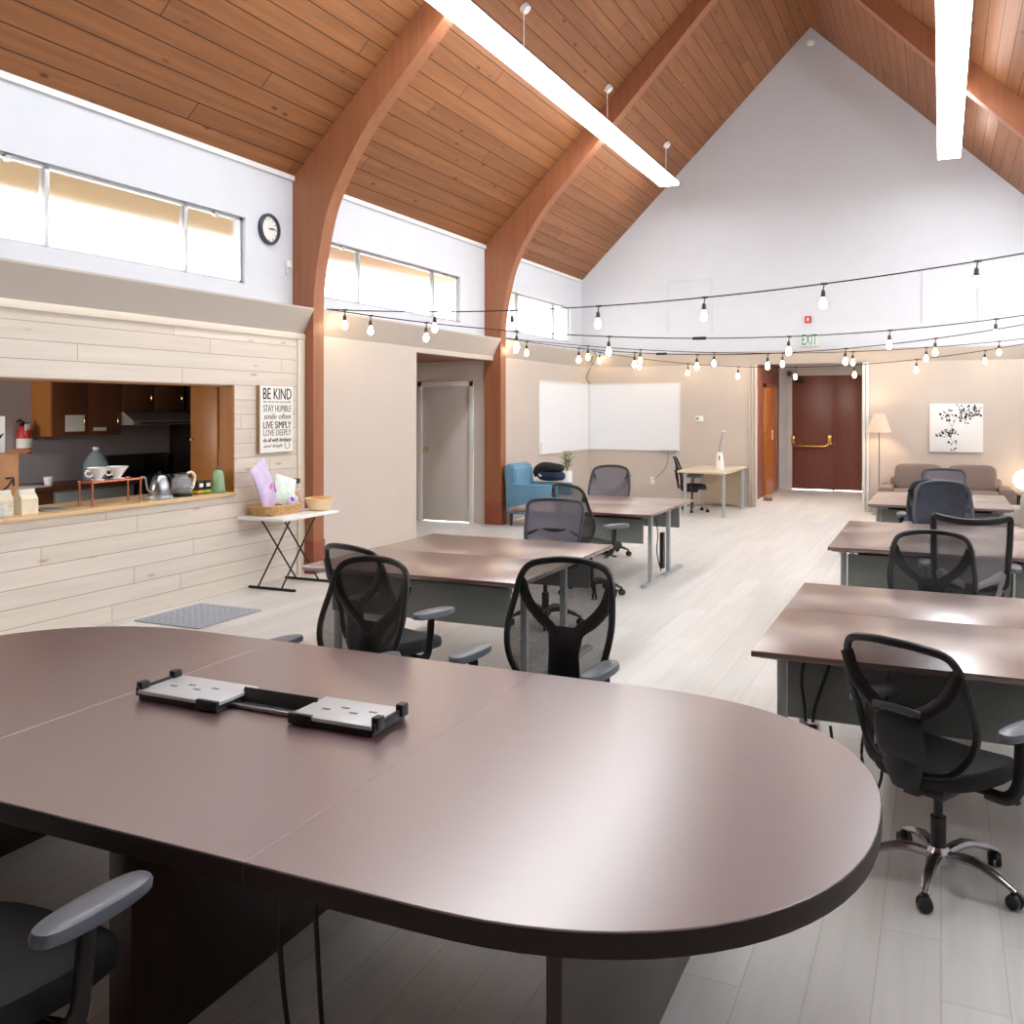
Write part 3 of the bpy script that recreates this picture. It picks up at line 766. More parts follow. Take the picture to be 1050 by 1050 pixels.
def make_chair(style, label, frame='black', mesh='mesh', base='black', arms='pad', rimr=.017, top=0, spin=.35, plate=False):
    t = thing('office_chair', label, 'chair', (0, 0, 0), 0, 'mesh-backed office chairs')
    half = BACKS[style]
    loop2 = half+[(-x, z) for x, z in half[-2:0:-1]]
    sm = crom([(x, 0, z) for x, z in loop2], 4, True)
    ring = [V(p.x, back_y(p.x, p.z), p.z+top*(p.z-.5)) for p in sm]
    b = nb(); tube(b, ring, rimr, 8, True, rimr*.8, (0, 1, 0)); obj('back_frame', b, M[frame], t)
    cz = sum(p.z for p in sm)/len(sm)
    b = nb(); rings = []
    for s in (1, .8, .6, .4, .2, .06):
        rr_ = []
        for p in sm:
            x, z = p.x*s, cz+(p.z-cz)*s
            rr_.append(b.verts.new((x, back_y(x, z)+.002, z+top*(z-.5))))
        rings.append(rr_)
    loft(b, rings, False, False); b.faces.new(rings[-1]); obj('back_mesh', b, M[mesh], t)
    # support behind the mesh
    bo = lambda x, z, d=.03: V(x, back_y(x, z)-d, z+top*(z-.5))
    b = nb()
    if style == 'oval':
        tube(b, [V(0, -.16, .43), V(0, -.25, .45), bo(0, .52, .045), bo(0, .66, .04), bo(0, .775, .03)], [.05, .06, .085, .078, .095], 10, r2=[.02, .022, .02, .014, .01], up=(0, -1, .3))
        for s in (1, -1):
            tube(b, crom([bo(s*.03, .70, .035), bo(s*.075, .765, .03), bo(s*.135, .81, .025), bo(s*.2, .885, .018), bo(s*.238, .985, .005)], 4), .03, 8, r2=.009, up=(0, -1, .2))
    elif style == 'square':
        tube(b, [V(0, -.14, .43), V(0, -.26, .44), bo(0, .52, .05), bo(0, .60, .04)], [.04, .045, .05, .05], 8, r2=.018, up=(0, -1, .3))
        br = nb()
        for s in (1, -1):
            tube(br, [bo(s*.04, .58, .04), bo(s*.13, .615, .035), bo(s*.225, .655, .012)], [.022, .026, .034], 8, r2=.01, up=(0, -1, .3))
            tube(br, [bo(s*.225, .66, .012), V(s*.2, -.2, .56), V(s*.165, -.14, .45)], [.034, .032, .028], 8, r2=.01, up=(s, -1, 0))
        obj('back_bracket', br, M['greybr'], t)
    else:
        tube(b, [V(0, -.14, .43), V(0, -.26, .45), bo(0, .56, .05), bo(0, .72, .035), bo(0, .82, .02)], [.035, .04, .045, .05, .06], 8, r2=.016, up=(0, -1, .3))
        tube(b, [bo(-.235, .70, .01), bo(-.12, .74, .02), bo(.12, .74, .02), bo(.235, .70, .01)], .03, 8, r2=.01, up=(0, -1, .2))
    obj('back_support', b, M['black'], t)
    # seat
    b = nb()
    def wf(p):
        p = p.copy(); p.z += -.035*max(0, (p.y-.1)/.15)**2*.6+.02*(p.x/.25)**2
        p.x *= 1-.1*max(0, -p.y/.24); return p
    pad(b, .255, .245, [(.86, .43), (.97, .44), (1.0, .465), (.985, .492), (.93, .507), (.75, .513), (.4, .51), (.08, .508)], 3.2, 32, (0, .03, 0), wf); obj('seat', b, M['fabric'], t)
    b = nb(); box(b, (0, -.01, .405), (.2, .26, .055), .015)
    tube(b, [(.1, .02, .405), (.2, .05, .40), (.27, .06, .395)], .008, 6); box(b, (.275, .06, .394), (.05, .03, .014), .005)
    box(b, (0, -.15, .415), (.07, .12, .04), .01); obj('tilt_mechanism', b, M['black'], t)
    if plate:
        b = nb(); cushion(b, bo(0, .66, .062), (.21, .03, .21), rot=(.2, 0, 0), e=3.5); obj('lumbar_plate', b, M['black'], t)
        b = nb(); tube(b, [bo(-.1, .785, .05), bo(0, .80, .058), bo(.1, .785, .05)], .014, 8, r2=.008, up=(0, -1, .3)); obj('lumbar_lip_highlight', b, M['rim'], t)  # lighter lip, a painted highlight along the plate's top edge
    for s in (() if style == 'low' else (1, -1)):
        b = nb()
        if style == 'square': tube(b, crom([(s*.2, 0, .43), (s*.275, .0, .435), (s*.305, .0, .5), (s*.31, .02, .665)], 4), .018, 8, r2=.014, up=(0, 1, 0))
        else: tube(b, crom([(s*.2, -.01, .425), (s*.28, -.01, .425), (s*.318, .0, .47), (s*.325, .01, .56), (s*.325, .02, .672)], 4), .027, 8, r2=.014, up=(0, 1, 0))
        a = obj('armrest', b, M['chrome'] if style == 'square' else M['black'], t)
        b = nb()
        pad(b, .05, .16, [(.8, .668), (.98, .676), (1., .69), (.95, .703), (.7, .709), (.2, .71)], 2.6, 24, (s*.32, .045, 0)); obj('arm_pad', b, M[arms], a)
    b = nb(); cyl(b, (0, 0, .10), (0, 0, .26), .031, n=14); cyl(b, (0, 0, .26), (0, 0, .39), .018, n=12); obj('gas_lift', b, M['black'], t)
    b = nb(); lathe(b, [(.03, .065), (.05, .075), (.052, .12), (.036, .14)], n=16); obj('base_hub', b, M[base], t)
    for k in range(5):
        a = PI/2+k*2*PI/5+spin; c, s = math.cos(a), math.sin(a)
        b = nb(); tube(b, crom([(.03*c, .03*s, .105), (.14*c, .14*s, .125), (.25*c, .25*s, .095), (.31*c, .31*s, .068)], 3), [.026]*4+[.023]*3+[.019]*3, 8, r2=[.02]*4+[.017]*3+[.012]*3)
        lg = obj('base_leg', b, M[base], t)
        b = nb(); px, py = .305*c, .305*s; q = a+PI/2+k
        ax = V(math.cos(q), math.sin(q), 0); ctr = V(px, py, .031)
        for s2 in (1, -1): cyl(b, ctr+ax*s2*.006, ctr+ax*s2*.025, .031, .027, 14)
        cyl(b, (px, py, .03), (px, py, .072), .01, n=8); obj('caster', b, M['black'], t)
    return t

CH = {}
CH['A'] = make_chair('oval', 'black mesh office chair with polished metal star base beside the rounded conference table end', base='chrome', top=-.09, spin=.977, plate=True)
CH['A'].scale = (.93, .93, .93)
CH['oval'] = make_chair('oval', 'black office chair facing the conference table, its whole oval see-through back in view')
CH['low'] = make_chair('low', 'low-backed grey mesh chair behind the brown desks beyond the conference table', frame='rim', mesh='meshgrey', base='brown')
CH['navy'] = make_chair('oval', 'navy mesh chair behind the second pair of desks on the sofa side', frame='rim', mesh='meshnavy', base='brown')
CH['square'] = make_chair('square', 'square-backed chair with pale mesh, grey brackets and chrome arm posts', mesh='meshpale', rimr=.024, top=.1)
def put(o, x, y, deg): o.location = (x, y, 0); o.rotation_euler = (0, 0, R(deg))
put(CH['A'], -.01, 3.97, -29)
put(CH['oval'], -1.63, 3.86, 176)
put(CH['low'], -3.04, 7.36, 184)
put(CH['navy'], .02, 9.95, 181)
put(CH['square'], .18, 7.43, 2); CH['square'].scale = (.9, .95, 1)
dup(CH['oval'], 'black office chair facing the conference table with another chair close behind it', (-2.61, 3.69, 0), R(172)).scale = (.97, .97, .97)
dup(CH['oval'], 'black office chair pulled up to the brown desks, half hidden behind a conference chair', (-2.88, 4.64, 0), R(-16)).scale = (.97, .97, .97)
dup(CH['oval'], 'black mesh chair pulled up to the desks with silver legs, behind a low grey chair', (-3.12, 8.72, 0), R(-30))
CH['grey'] = make_chair('oval', 'grey mesh chair in front of the whiteboard wall, behind the desks with silver legs', frame='rim', mesh='meshgrey', base='brown')
put(CH['grey'], -3.8, 11.12, 183)
dup(CH['oval'], 'black mesh chair between the first and second desk pairs on the sofa side', (-.05, 6.27, 0), R(181)).scale = (.94, .94, .94)
dup(CH['navy'], 'dark chair with only its top rim showing behind the navy mesh chair', (-.06, 10.8, 0), R(2))
dup(CH['low'], 'grey mesh chair behind the farthest desks, in front of the taupe sofa', (.03, 13.35, 0), R(180))
dup(CH['A'], 'black chair with a metal star base side-on at the pale birch desk', (-4.0, 16.46, 0), R(-80))
dup(CH['oval'], 'black chair at the front edge of the conference table, only its arm and seat showing', (-2.04, 1.485, 0), R(0))

# ------------------------------------------------------------------ desks
DH = .75
def make_desk(W, D, label, flip=False):
    t = thing('office_desk', label, 'desk', (0, 0, 0), 0, 'brown laminate desks in back to back pairs')
    s = -1 if flip else 1
    b = nb(); bx(b, -W/2, W/2, -D/2+.003, D/2-.003, DH-.027, DH, .003); obj('tabletop', b, M['desktop'], t)
    b = nb(); bx(b, -W/2+.03, W/2-.03, s*(-D/2+.04), s*(-D/2+.09), DH-.038, DH-.027, .003); obj('front_rail', b, M['blackm'], t)
    for x in (-W/2+.09, W/2-.09):
        yl = -D/2+.3 if not flip else -D/2+.08
        b = nb(); bx(b, x-.022, x+.022, yl-.022, yl+.022, .03, DH-.03, .006)
        lg = obj('leg', b, M['deskmetal'], t)
        b = nb(); bx(b, x-.03, x+.03, (-D/2+.04) if not flip else -D/2-.18, (-D/2+.7) if not flip else D/2-.3, 0, .034, .008); obj('foot', b, M['deskmetal'], lg)
        b = nb(); bx(b, x-.02, x+.02, yl-.2, yl+.3, DH-.055, DH-.028, .004); obj('bracket', b, M['deskmetal'], lg)
    b = nb(); bx(b, -W/2+.13, W/2-.13, s*(-D/2+.17), s*(-D/2+.19), .43, .68, .004); obj('modesty_panel', b, M['modesty'], t)
    b = nb(); bx(b, -W/2+.2, W/2-.2, s*(-D/2+.25), s*(-D/2+.36), .60, .70, .006); obj('cable_tray', b, M['blackm'], t)
    return t
def desk_pair(xl, xr, y0, ym, y1, lf, lr):
    a = make_desk(xr-xl, ym-y0, lf); a.location = ((xl+xr)/2, (y0+ym)/2, 0)
    c = make_desk(xr-xl, y1-ym, lr, True); c.location = ((xl+xr)/2, (ym+y1)/2, 0)
    return a, c
desk_pair(-3.92, -2.32, 5.19, 6.09, 7.0, 'brown desk behind the conference chairs, front half of its pair', 'brown desk behind the conference chairs, half nearer the low grey chair')
DL2 = desk_pair(-4.2, -2.635, 9.13, 10.05, 10.95, 'brown desk with silver legs near the blue armchair, black chair drawn up to it', 'brown desk with silver legs, half nearer the whiteboards')
DR1 = desk_pair(-.755, .87, 4.17, 5.13, 5.95, 'brown desk with cords hanging under it, closest to the conference table end', 'brown desk joined behind the one with hanging cords')
desk_pair(-.79, .83, 7.56, 8.55, 9.45, 'brown desk with the square-backed pale mesh chair drawn up to it', 'brown desk with the navy mesh chair drawn up to it')
desk_pair(-.745, .70, 11.2, 12.1, 12.96, 'brown desk closest to the lounge, front half with dark chair drawn up', 'brown desk closest to the sofa, half beside the grey mesh chair')
# cords and power strip
b = nb()
for pts in ([(-.55, 4.33, .70), (-.56, 4.32, .6), (-.545, 4.3, .5), (-.54, 4.29, .435)], [(-.44, 4.33, .70), (-.47, 4.32, .6), (-.5, 4.31, .5), (-.51, 4.29, .435)],
            [(-.36, 4.33, .70), (-.3, 4.32, .5), (-.25, 4.32, .4), (-.23, 4.31, .25), (-.27, 4.31, .15), (-.31, 4.31, .3), (-.3, 4.32, .42)], [(-.2, 4.33, .70), (-.22, 4.32, .5), (-.25, 4.31, .38)],
            [(-.44, 4.32, .42), (-.42, 4.31, .3), (-.38, 4.31, .2)]):
    tube(b, crom(pts, 5), .007, 6)
b.transform(Matrix.Translation(-DR1[0].location)); obj('cord', b, M['black'], DR1[0])
b = nb(); bx(b, -.56, -.49, 4.25, 4.32, .0, .42, .008); tag(obj('power_strip', b, M['black']), 'black power box standing beside the desk leg with the hanging cords', 'power strip')
b = nb(); bx(b, -2.71, -2.67, 9.72, 9.8, .12, .5, .006); tag(obj('power_strip', b, M['black']), 'black power strip fixed between the silver desk legs', 'power strip')
b = nb(); tube(b, crom([(-2.72, 9.6, .68), (-2.7, 9.62, .5), (-2.72, 9.66, .3), (-2.69, 9.7, .1)], 5), .006, 6); b.transform(Matrix.Translation(-DL2[0].location)); obj('cord', b, M['black'], DL2[0])

# pale birch desk
t = thing('writing_desk', 'pale birch desk with silver round legs against the end wall', 'desk', (-3.66, 16.58, 0))
b = nb(); prism(b, [(-.45, -.72), (.42, -1.0), (.42, 1.05), (-.5, 1.05)], 'z', .725, .755); obj('tabletop', b, M['tan'], t)
for x, y in ((.36, -.82), (-.33, -.66), (-.4, .95)):
    b = nb(); cyl(b, (x, y, 0), (x, y, .725), .03, n=14); obj('leg', b, M['deskmetal'], t)
b = nb(); bx(b, .33, .40, .72, .80, 0, .725, .01); obj('leg', b, M['deskmetal'], t)
b = nb(); bx(b, -.36, .3, .93, .95, .06, .724); obj('back_panel', b, M['tandark'], t)
t = thing('desk_lamp', 'white tapered lamp with a thin upright arm on the birch desk', 'lamp', (-3.52, 16.5, .756))
b = nb(); pad(b, .075, .055, [(1, 0), (1, .04), (.85, .16), (.7, .25), (.55, .29), (.3, .3)], 2.6, 20); obj('body', b, M['plastwhite'], t)
b = nb(); bx(b, -.012, .012, -.05, -.035, .16, .24, .006); obj('slot', b, M['ink2'], t)
b = nb(); tube(b, [(0, 0, .29), (-.01, .01, .4), (.03, .0, .56), (.06, 0, .65)], [.016, .02, .017, .012], 10); obj('arm', b, M['alu'], t)
b = nb(); box(b, (.075, 0, .665), (.07, .03, .03), .01); obj('head', b, M['plastwhite'], t)

# ------------------------------------------------------------------ conference table
t = thing('conference_table', 'large oval mahogany conference table filling the near part of the hall', 'table', (-2.113, 2.61, 0))
CT, CB = .745, .69
HW = .868
def endcap(s):
    pts = []
    for j in range(41):
        a = -PI/2+PI*j/40; c, q = math.cos(a), math.sin(a); n = 2.25
        pts.append((s*(1.09+.88*abs(c)**(2/n)), HW*math.copysign(abs(q)**(2/n), q)))
    return pts
def topsec(poly):
    b = nb(); prism(b, poly, 'z', CB, CT)
    es = [e for e in b.edges if all(v.co.z > CT-.001 for v in e.verts)]
    bmesh.ops.bevel(b, geom=es, offset=.0015, segments=1, affect='EDGES')
    return b
def band(poly):  # thin strip round the top that carries the painted edge shade
    b = nb(); n = len(poly); vs = [[b.verts.new((p[0], p[1], z)) for p in poly] for z in (CB-.001, CT-.005)]
    c = Vector((sum(p[0] for p in poly)/n, sum(p[1] for p in poly)/n))
    out = []
    for i, p in enumerate(poly):
        q = Vector(p); a = Vector(poly[max(i-1, 0)]); d = Vector(poly[min(i+1, n-1)]); tn = (d-a).normalized(); nn = Vector((tn.y, -tn.x))
        if nn.dot(q-c) < 0: nn = -nn
        out.append(q+nn*.0025)
    vo = [[b.verts.new((q.x, q.y, z)) for q in out] for z in (CB-.001, CT-.005)]
    for i in range(n-1):
        b.faces.new((vo[0][i], vo[0][i+1], vo[1][i+1], vo[1][i])); b.faces.new((vo[1][i], vo[1][i+1], vs[1][i+1], vs[1][i])); b.faces.new((vo[0][i], vo[0][i+1], vs[0][i+1], vs[0][i]))
    return b
SECT = ([(.6334, -HW)]+endcap(1)+[(.6334, HW)], [(-.633, -HW), (.633, -HW), (.633, HW), (-.633, HW)], [(-.6334, -HW)]+endcap(-1)+[(-.6334, HW)])
for i, poly in enumerate(SECT):
    tp = obj('tabletop', topsec(poly), M['mahog'], t, ang=30)
    if i == 1:
        obj('edge_shade', band(poly[:2]), M['edgeshade'], tp); obj('edge_shade', band(poly[2:]), M['edgeshade'], tp)
    else: obj('edge_shade', band(poly), M['edgeshade'], tp)
for x0, x1 in ((1.325, 1.363), (.02, .105), (-1.363, -1.325)):
    b = nb(); bx(b, x0, x1, -.70, .70, 0, CB, .003); obj('panel_leg', b, M['mahogpanel'], t)
b = nb()
for pts in ([(-1.45, 1.83, .69), (-1.47, 1.86, .5), (-1.49, 1.92, .25), (-1.48, 1.97, .05), (-1.44, 1.96, .01), (-1.37, 1.9, .009)],
            [(-1.40, 1.9, .69), (-1.405, 1.93, .4), (-1.41, 1.96, .1), (-1.42, 1.9, .012), (-1.4, 1.75, .009)]):
    tube(b, crom(pts, 6), .007, 6)
b.transform(Matrix.Translation((2.113, -2.61, 0))); obj('cord', b, M['black'], t)
# connector trays on the table
t = thing('connector_tray', 'pair of grey metal device trays joined by a dark bar on the conference table', 'connector box', (-2.16, 2.67, CT))
for i, (x0, x1, y0, y1) in enumerate(((-.50, -.13, -.115, .105), (.17, .50, -.1, .11))):
    b = nb(); bx(b, x0, x1, y0, y1, .022, .036, .003); tr = obj('tray', b, M['traymetal'], t)
    b = nb(); bx(b, x0+.004, x1-.004, y0+.004, y1-.004, 0.0, .024, .003); bx(b, x0-.004 if i else x1-.09, x0+.09 if i else x1+.004, y0-.005, y0+.012, .004, .04, .003); obj('tray_base', b, M['black'], tr)
    b = nb()
    for q in range(4): bx(b, x0+.07+q*.055, x0+.1+q*.055, (y0+y1)/2-.02+(q % 2)*.035, (y0+y1)/2-.01+(q % 2)*.035, .035, .0375)
    obj('slot', b, M['ink2'], tr)
    b = nb()
    xe = x0 if i == 0 else x1
    for yy in (y0+.03, y1-.03): bx(b, xe-.014, xe+.014, yy-.02, yy+.02, .02, .062, .004)
    bx(b, xe-.006, xe+.006, y0, y1, .015, .045, .002); obj('clip', b, M['black'], tr)
b = nb(); box(b, (.02, .035, .026), (.32, .012, .05), .002, rot=(-.5, 0, 0)); obj('link_plate', b, M['blackm'], t)
b = nb(); bx(b, -.14, .18, -.045, -.03, .004, .016, .002); bx(b, -.14, .18, -.03, .02, .0, .006, .001); obj('link_rail', b, M['steel'], t)

# ------------------------------------------------------------------ lounge corner: blue armchair, jacket, plant
t = thing('armchair', 'blue upholstered armchair beside the second timber arch', 'armchair', (-5.72, 13.68, 0), -PI/2)
# local: faces +Y (world +X)
b = nb(); cushion(b, (0, .05, .36), (.56, .62, .2), e=6); obj('seat_cushion', b, M['blue'], t)
b = nb(); prism(b, [(-.44, .30), (-.36, .28), (-.24, .30), (-.30, .9), (-.36, .955), (-.45, .95), (-.485, .9)], 'x', -.36, .36)
bmesh.ops.bevel(b, geom=list(b.edges), offset=.025, segments=3, affect='EDGES'); obj('backrest', b, M['blue'], t)
for s in (1, -1):
    b = nb(); bx(b, s*.27, s*.385, -.44, .40, .2, .645, .03); obj('armrest', b, M['blue'], t)
b = nb(); bx(b, -.36, .36, -.42, .38, .18, .3, .02); obj('seat_base', b, M['blue'], t)
for sx in (1, -1):
    for sy in (-.36, .32):
        b = nb(); cyl(b, (sx*.33, sy, .2), (sx*.34, sy+.01*sy, 0), .028, .018, 10); obj('leg', b, M['darkleg'], t)
t = thing('jacket', 'dark jacket bundled on the arm of the blue armchair', 'jacket', (-5.73, 14.03, .65))
b = nb(); cushion(b, (.04, 0, .09), (.46, .26, .17), e=2.6); o = obj('folded_body', b, M['navy'], t)
b = nb(); cushion(b, (.05, 0, .215), (.42, .25, .15), e=2.5); tube(b, crom([(-.2, 0, .07), (-.2, .0, .15), (-.12, 0, .22), (.02, .0, .23), (.14, 0, .22)], 4), [.05, .055, .06, .07, .075, .08, .08, .08, .08, .08, .08, .075, .075, .07, .07, .065, .06], 12); obj('sleeve', b, M['blackcloth'], t)
b = nb(); box(b, (-.1, -.135, .1), (.05, .01, .03), .003, rot=(0, .5, 0)); obj('care_tag', b, M['paper'], t)
t = thing('side_table', 'small white side table behind the blue armchair under a plant', 'side table', (-5.72, 14.75, 0))
b = nb(); lathe(b, [(.15, .50), (.16, .505), (.16, .53), (.15, .535)], n=28); obj('tabletop', b, M['plastwhite'], t)
b = nb(); cyl(b, (0, 0, .02), (0, 0, .505), .025, n=12); obj('stem', b, M['plastwhite'], t)
b = nb(); lathe(b, [(.15, 0), (.15, .015), (.03, .03)], n=24); obj('foot', b, M['plastwhite'], t)
t = thing('potted_plant', 'olive-leaved plant in a white pot beside the jacket', 'plant', (-5.70, 14.74, .536))
b = nb(); lathe(b, [(.07, 0), (.085, .01), (.1, .24), (.092, .24), (.08, .2)], n=20); obj('pot', b, M['ceramic'], t)
b = nb(); b2 = nb(); rr = random.Random(3)
for k in range(7):
    a = rr.random()*2*PI; lean = rr.uniform(.02, .1); h = rr.uniform(.24, .36)
    top_ = V(lean*math.cos(a), lean*math.sin(a), .2+h); tube(b2, [(0, 0, .19), top_*.55+V(0, 0, .1), top_], .004, 5)
    for j in range(6):
        p = V(0, 0, .19).lerp(top_, .35+.65*j/5); aa = rr.random()*2*PI; d = V(math.cos(aa), math.sin(aa), .35).normalized(); s_ = d.cross(V(0, 0, 1)).normalized()
        L = rr.uniform(.1, .14)
        v0 = b.verts.new(p); v1 = b.verts.new(p+d*L*.5+s_*.03); v2 = b.verts.new(p+d*L+V(0, 0, -.01)); v3 = b.verts.new(p+d*L*.5-s_*.03); b.faces.new((v0, v1, v2, v3))
obj('foliage', b, M['leaf'], t); obj('stem', b2, M['leaf'], t)

# sofa
t = thing('sofa', 'taupe two-cushion sofa against the end wall under the canvas print', 'sofa', (.05, 17.1, 0))
b = nb(); bx(b, -.84, .86, -.48, .42, .1, .30, .03); obj('seat_base', b, M['sofa'], t)
b = nb(); bx(b, -.84, .86, .22, .46, .28, .66, .05); obj('back_panel', b, M['sofa'], t)
for x in (-.4, .41):
    b = nb(); cushion(b, (x, .12, .66), (.74, .24, .46), rot=(-.16, 0, 0), e=5); obj('back_cushion', b, M['sofa'], t)
    b = nb(); cushion(b, (x, -.2, .39), (.8, .66, .2), e=6); obj('seat_cushion', b, M['sofa'], t)
for x0, x1 in ((-1.0, -.76), (.78, 1.02)):
    b = nb(); bx(b, x0, x1, -.5, .44, .08, .54, .06); obj('armrest', b, M['sofa'], t)
for x in (-.9, .92):
    for y in (-.42, .36):
        b = nb(); bx(b, x-.03, x+.03, y-.03, y+.03, 0, .1); obj('foot', b, M['darkleg'], t)
# grey tub armchair
t = thing('armchair', 'rounded grey tweed tub armchair beside the farthest desks', 'armchair', (1.13, 14.9, 0), R(80))
b = nb(); pts = [(.42*math.cos(a), -.05+.42*math.sin(a)) for a in [R(180+i*15-15) for i in range(15)]]
tube(b, [(x, y, .40) for x, y in pts], .13, 14, r2=.26); obj('shell', b, M['armgrey'], t)
b = nb(); pad(b, .36, .36, [(.9, .2), (1, .24), (1, .38), (.92, .44), (.5, .455)], 2.6, 28, (0, 0, 0)); obj('seat_cushion', b, M['armgrey'], t)
for x in (-.28, .28):
    for y in (-.3, .28):
        b = nb(); cyl(b, (x, y, 0), (x, y, .22), .02, .026, 10); obj('leg', b, M['darkleg'], t)
# lamps
t = thing('table_lamp', 'glowing round table lamp at the end of the sofa', 'lamp', (1.23, 17.2, .45))
b = nb(); lathe(b, [(.07, 0), (.075, .012), (.02, .03), (.018, .08)], n=18); obj('base', b, M['brown'], t)
b = nb(); lathe(b, [(.05, .07), (.12, .1), (.165, .17), (.175, .22), (.16, .29), (.11, .35), (.04, .375)], n=24); obj('globe_shade', b, M['globe'], t)
t = thing('side_table', 'low dark side table beside the sofa under the glowing lamp', 'side table', (1.27, 17.2, 0))
b = nb(); bx(b, -.16, .2, -.25, .25, .42, .45, .005); obj('tabletop', b, M['darkleg'], t)
for x in (-.13, .17):
    for y in (-.22, .22):
        b = nb(); bx(b, x-.018, x+.018, y-.018, y+.018, 0, .42); obj('leg', b, M['darkleg'], t)
t = thing('floor_lamp', 'slim floor lamp with a tapered linen shade beside the lobby opening', 'lamp', (-.97, 17.38, 0))
b = nb(); lathe(b, [(.13, 0), (.13, .015), (.02, .03)], n=24); obj('base', b, M['greybr'], t)
b = nb(); cyl(b, (0, 0, .02), (0, 0, 1.66), .011, n=10); obj('pole', b, M['greybr'], t)
b = nb(); lathe(b, [(.2, 1.41), (.095, 1.73)], n=32, caps=False); obj('lamp_shade', b, M['shade'], t)
b = nb(); cushion(b, (0, 0, 1.55), (.06, .06, .1), e=2); obj('bulb', b, M['globe'], t)
l = bpy.data.lights.new('floor_lamp_glow', 'POINT'); l.energy = 22; l.color = (1, .7, .45); l.shadow_soft_size = .06
lo = bpy.data.objects.new('floor_lamp_glow', l); COL.objects.link(lo); lo.location = (-.97, 17.38, 1.62)
b = nb(); pad(b, .09, .07, [(.9, 0), (1, .02), (.9, .07), (.5, .1), (.2, .105)], 2.2, 16, (-3.12, 19.1, 0)); tag(obj('door_stop_stone', b, M['stone']), 'brown stone door stop on the lobby floor', 'door stop')

# ------------------------------------------------------------------ folding table and what stands on it
t = thing('folding_table', 'small white folding table with crossed dark legs by the pine wall', 'table', (-6.08, 7.86, 0))
b = nb(); bx(b, -.285, .285, -.47, .47, .708, .738, .012); obj('tabletop', b, M['plastwhite'], t)
for y in (-.29, .29):
    b = nb(); tube(b, [(-.28, y, .014), (.29, y, .014)], .014, 8)
    fb = obj('foot_bar', b, M['blackm'], t)
for s in (1, -1):
    for x in ((-.17, .12) if s > 0 else (-.14, .15)):
        b = nb(); cyl(b, (x, -s*.29, .014), (x, s*.29, .71), .009, n=8); obj('leg', b, M['blackm'], t)
TZ = .738
t = thing('wicker_basket', 'low honey wicker basket of packets on the folding table', 'basket', (-6.17, 7.75, TZ+.003))
b = nb()
for i in range(6):
    z = .008+i*.014; g_ = .9+.02*i
    tube(b, sup(.17*g_, .27*g_, 4, 40, 0, 0, z), .010, 6, True)
bx(b, -.15, .15, -.24, .24, 0.0, .008); obj('woven_side', b, M['wicker'], t)
b = nb(); tube(b, sup(.178, .285, 4, 40, 0, 0, .092), .012, 6, True); obj('rim', b, M['wicker'], t)
def packet(name, label, mat, loc, w_, h_, rot, deco=None):
    t = thing(name, label, 'snack packet', loc, 0, 'packets in the wicker basket'); t.rotation_euler = rot
    b = nb(); rings = []
    for k in range(9):
        v = k/8; th = .04*math.sin(PI*v)**.6+.002; ww = w_/2*(1-.06*math.sin(PI*v))
        rings.append([b.verts.new((th*math.cos(a)*1.0, ww*math.copysign(abs(math.sin(a))**.7, math.sin(a)), v*h_)) for a in [2*PI*j/20 for j in range(20)]])
    loft(b, rings); obj('pouch', b, mat, t)
    if deco:
        for m_, (yy, zz, sy, sz) in deco:
            b = nb(); cushion(b, (.032, yy, zz), (.03, sy, sz), e=2.2); obj('print', b, m_, t)
    return t
packet('snack_packet', 'tall lilac packet with a pink print in the wicker basket', M['lilac'], (-6.14, 7.66, TZ+.07), .30, .50, (.42, -.12, .15), [(M['pink'], (.05, .22, .1, .06)), (M['pink'], (.1, .16, .03, .08))])
packet('snack_packet', 'mint white packet leaning beside the lilac packet', M['mint'], (-6.12, 7.80, TZ+.09), .28, .30, (-.3, -.2, -.2), [(M['mint'], (.02, .14, .08, .06))])
packet('snack_packet', 'small white and purple packet at the front of the basket', M['lilac'], (-6.07, 7.93, TZ+.07), .18, .14, (.2, -.5, .0), [(M['purple'], (-.03, .07, .05, .05)), (M['plastwhite'], (.04, .06, .05, .04))])
t = thing('snack_jar', 'clear jar of golden snacks with a dark lid behind the basket', 'jar', (-6.26, 8.16, TZ))
b = nb(); lathe(b, [(.07, 0), (.078, .02), (.078, .24), (.06, .27), (.06, .29)], n=24); obj('glass_body', b, M['clear'], t)
b = nb(); lathe(b, [(.065, .006), (.07, .02), (.07, .22), (.02, .235)], n=20); obj('snacks', b, M['snack'], t)
b = nb(); lathe(b, [(.066, .28), (.068, .285), (.068, .325), (.06, .33)], n=24); obj('lid', b, M['brown'], t)
t = thing('serving_bowl', 'cream bowl of snacks at the far end of the folding table', 'bowl', (-5.98, 8.23, TZ))
b = nb(); lathe(b, [(.07, 0), (.11, .01), (.15, .11), (.155, .13), (.145, .13), (.13, .08), (.05, .02)], n=30); obj('bowl_body', b, M['bowl'], t)
b = nb(); rr = random.Random(9)
for i in range(40):
    a, r_ = rr.random()*2*PI, .12*math.sqrt(rr.random()); cushion(b, (r_*math.cos(a), r_*math.sin(a), .11+.03*(1-r_/.12)), (.035, .03, .022), rot=(rr.random(), rr.random(), rr.random()*3), e=2.2)
sn = obj('snacks', b, M['snack'], t); sn['kind'] = 'stuff'

# floor mat
b = nb(); bx(b, -6.24, -5.53, 5.96, 6.75, 0, .012, .004)
for i in range(9):
    for j in range(10): cyl(b, (-6.16+i*.069, 6.03+j*.072, .011), (-6.16+i*.069, 6.03+j*.072, .017), .02, .016, 8)
tag(obj('floor_mat', b, M['mat']), 'grey studded rubber mat on the floor below the serving hatch', 'mat')

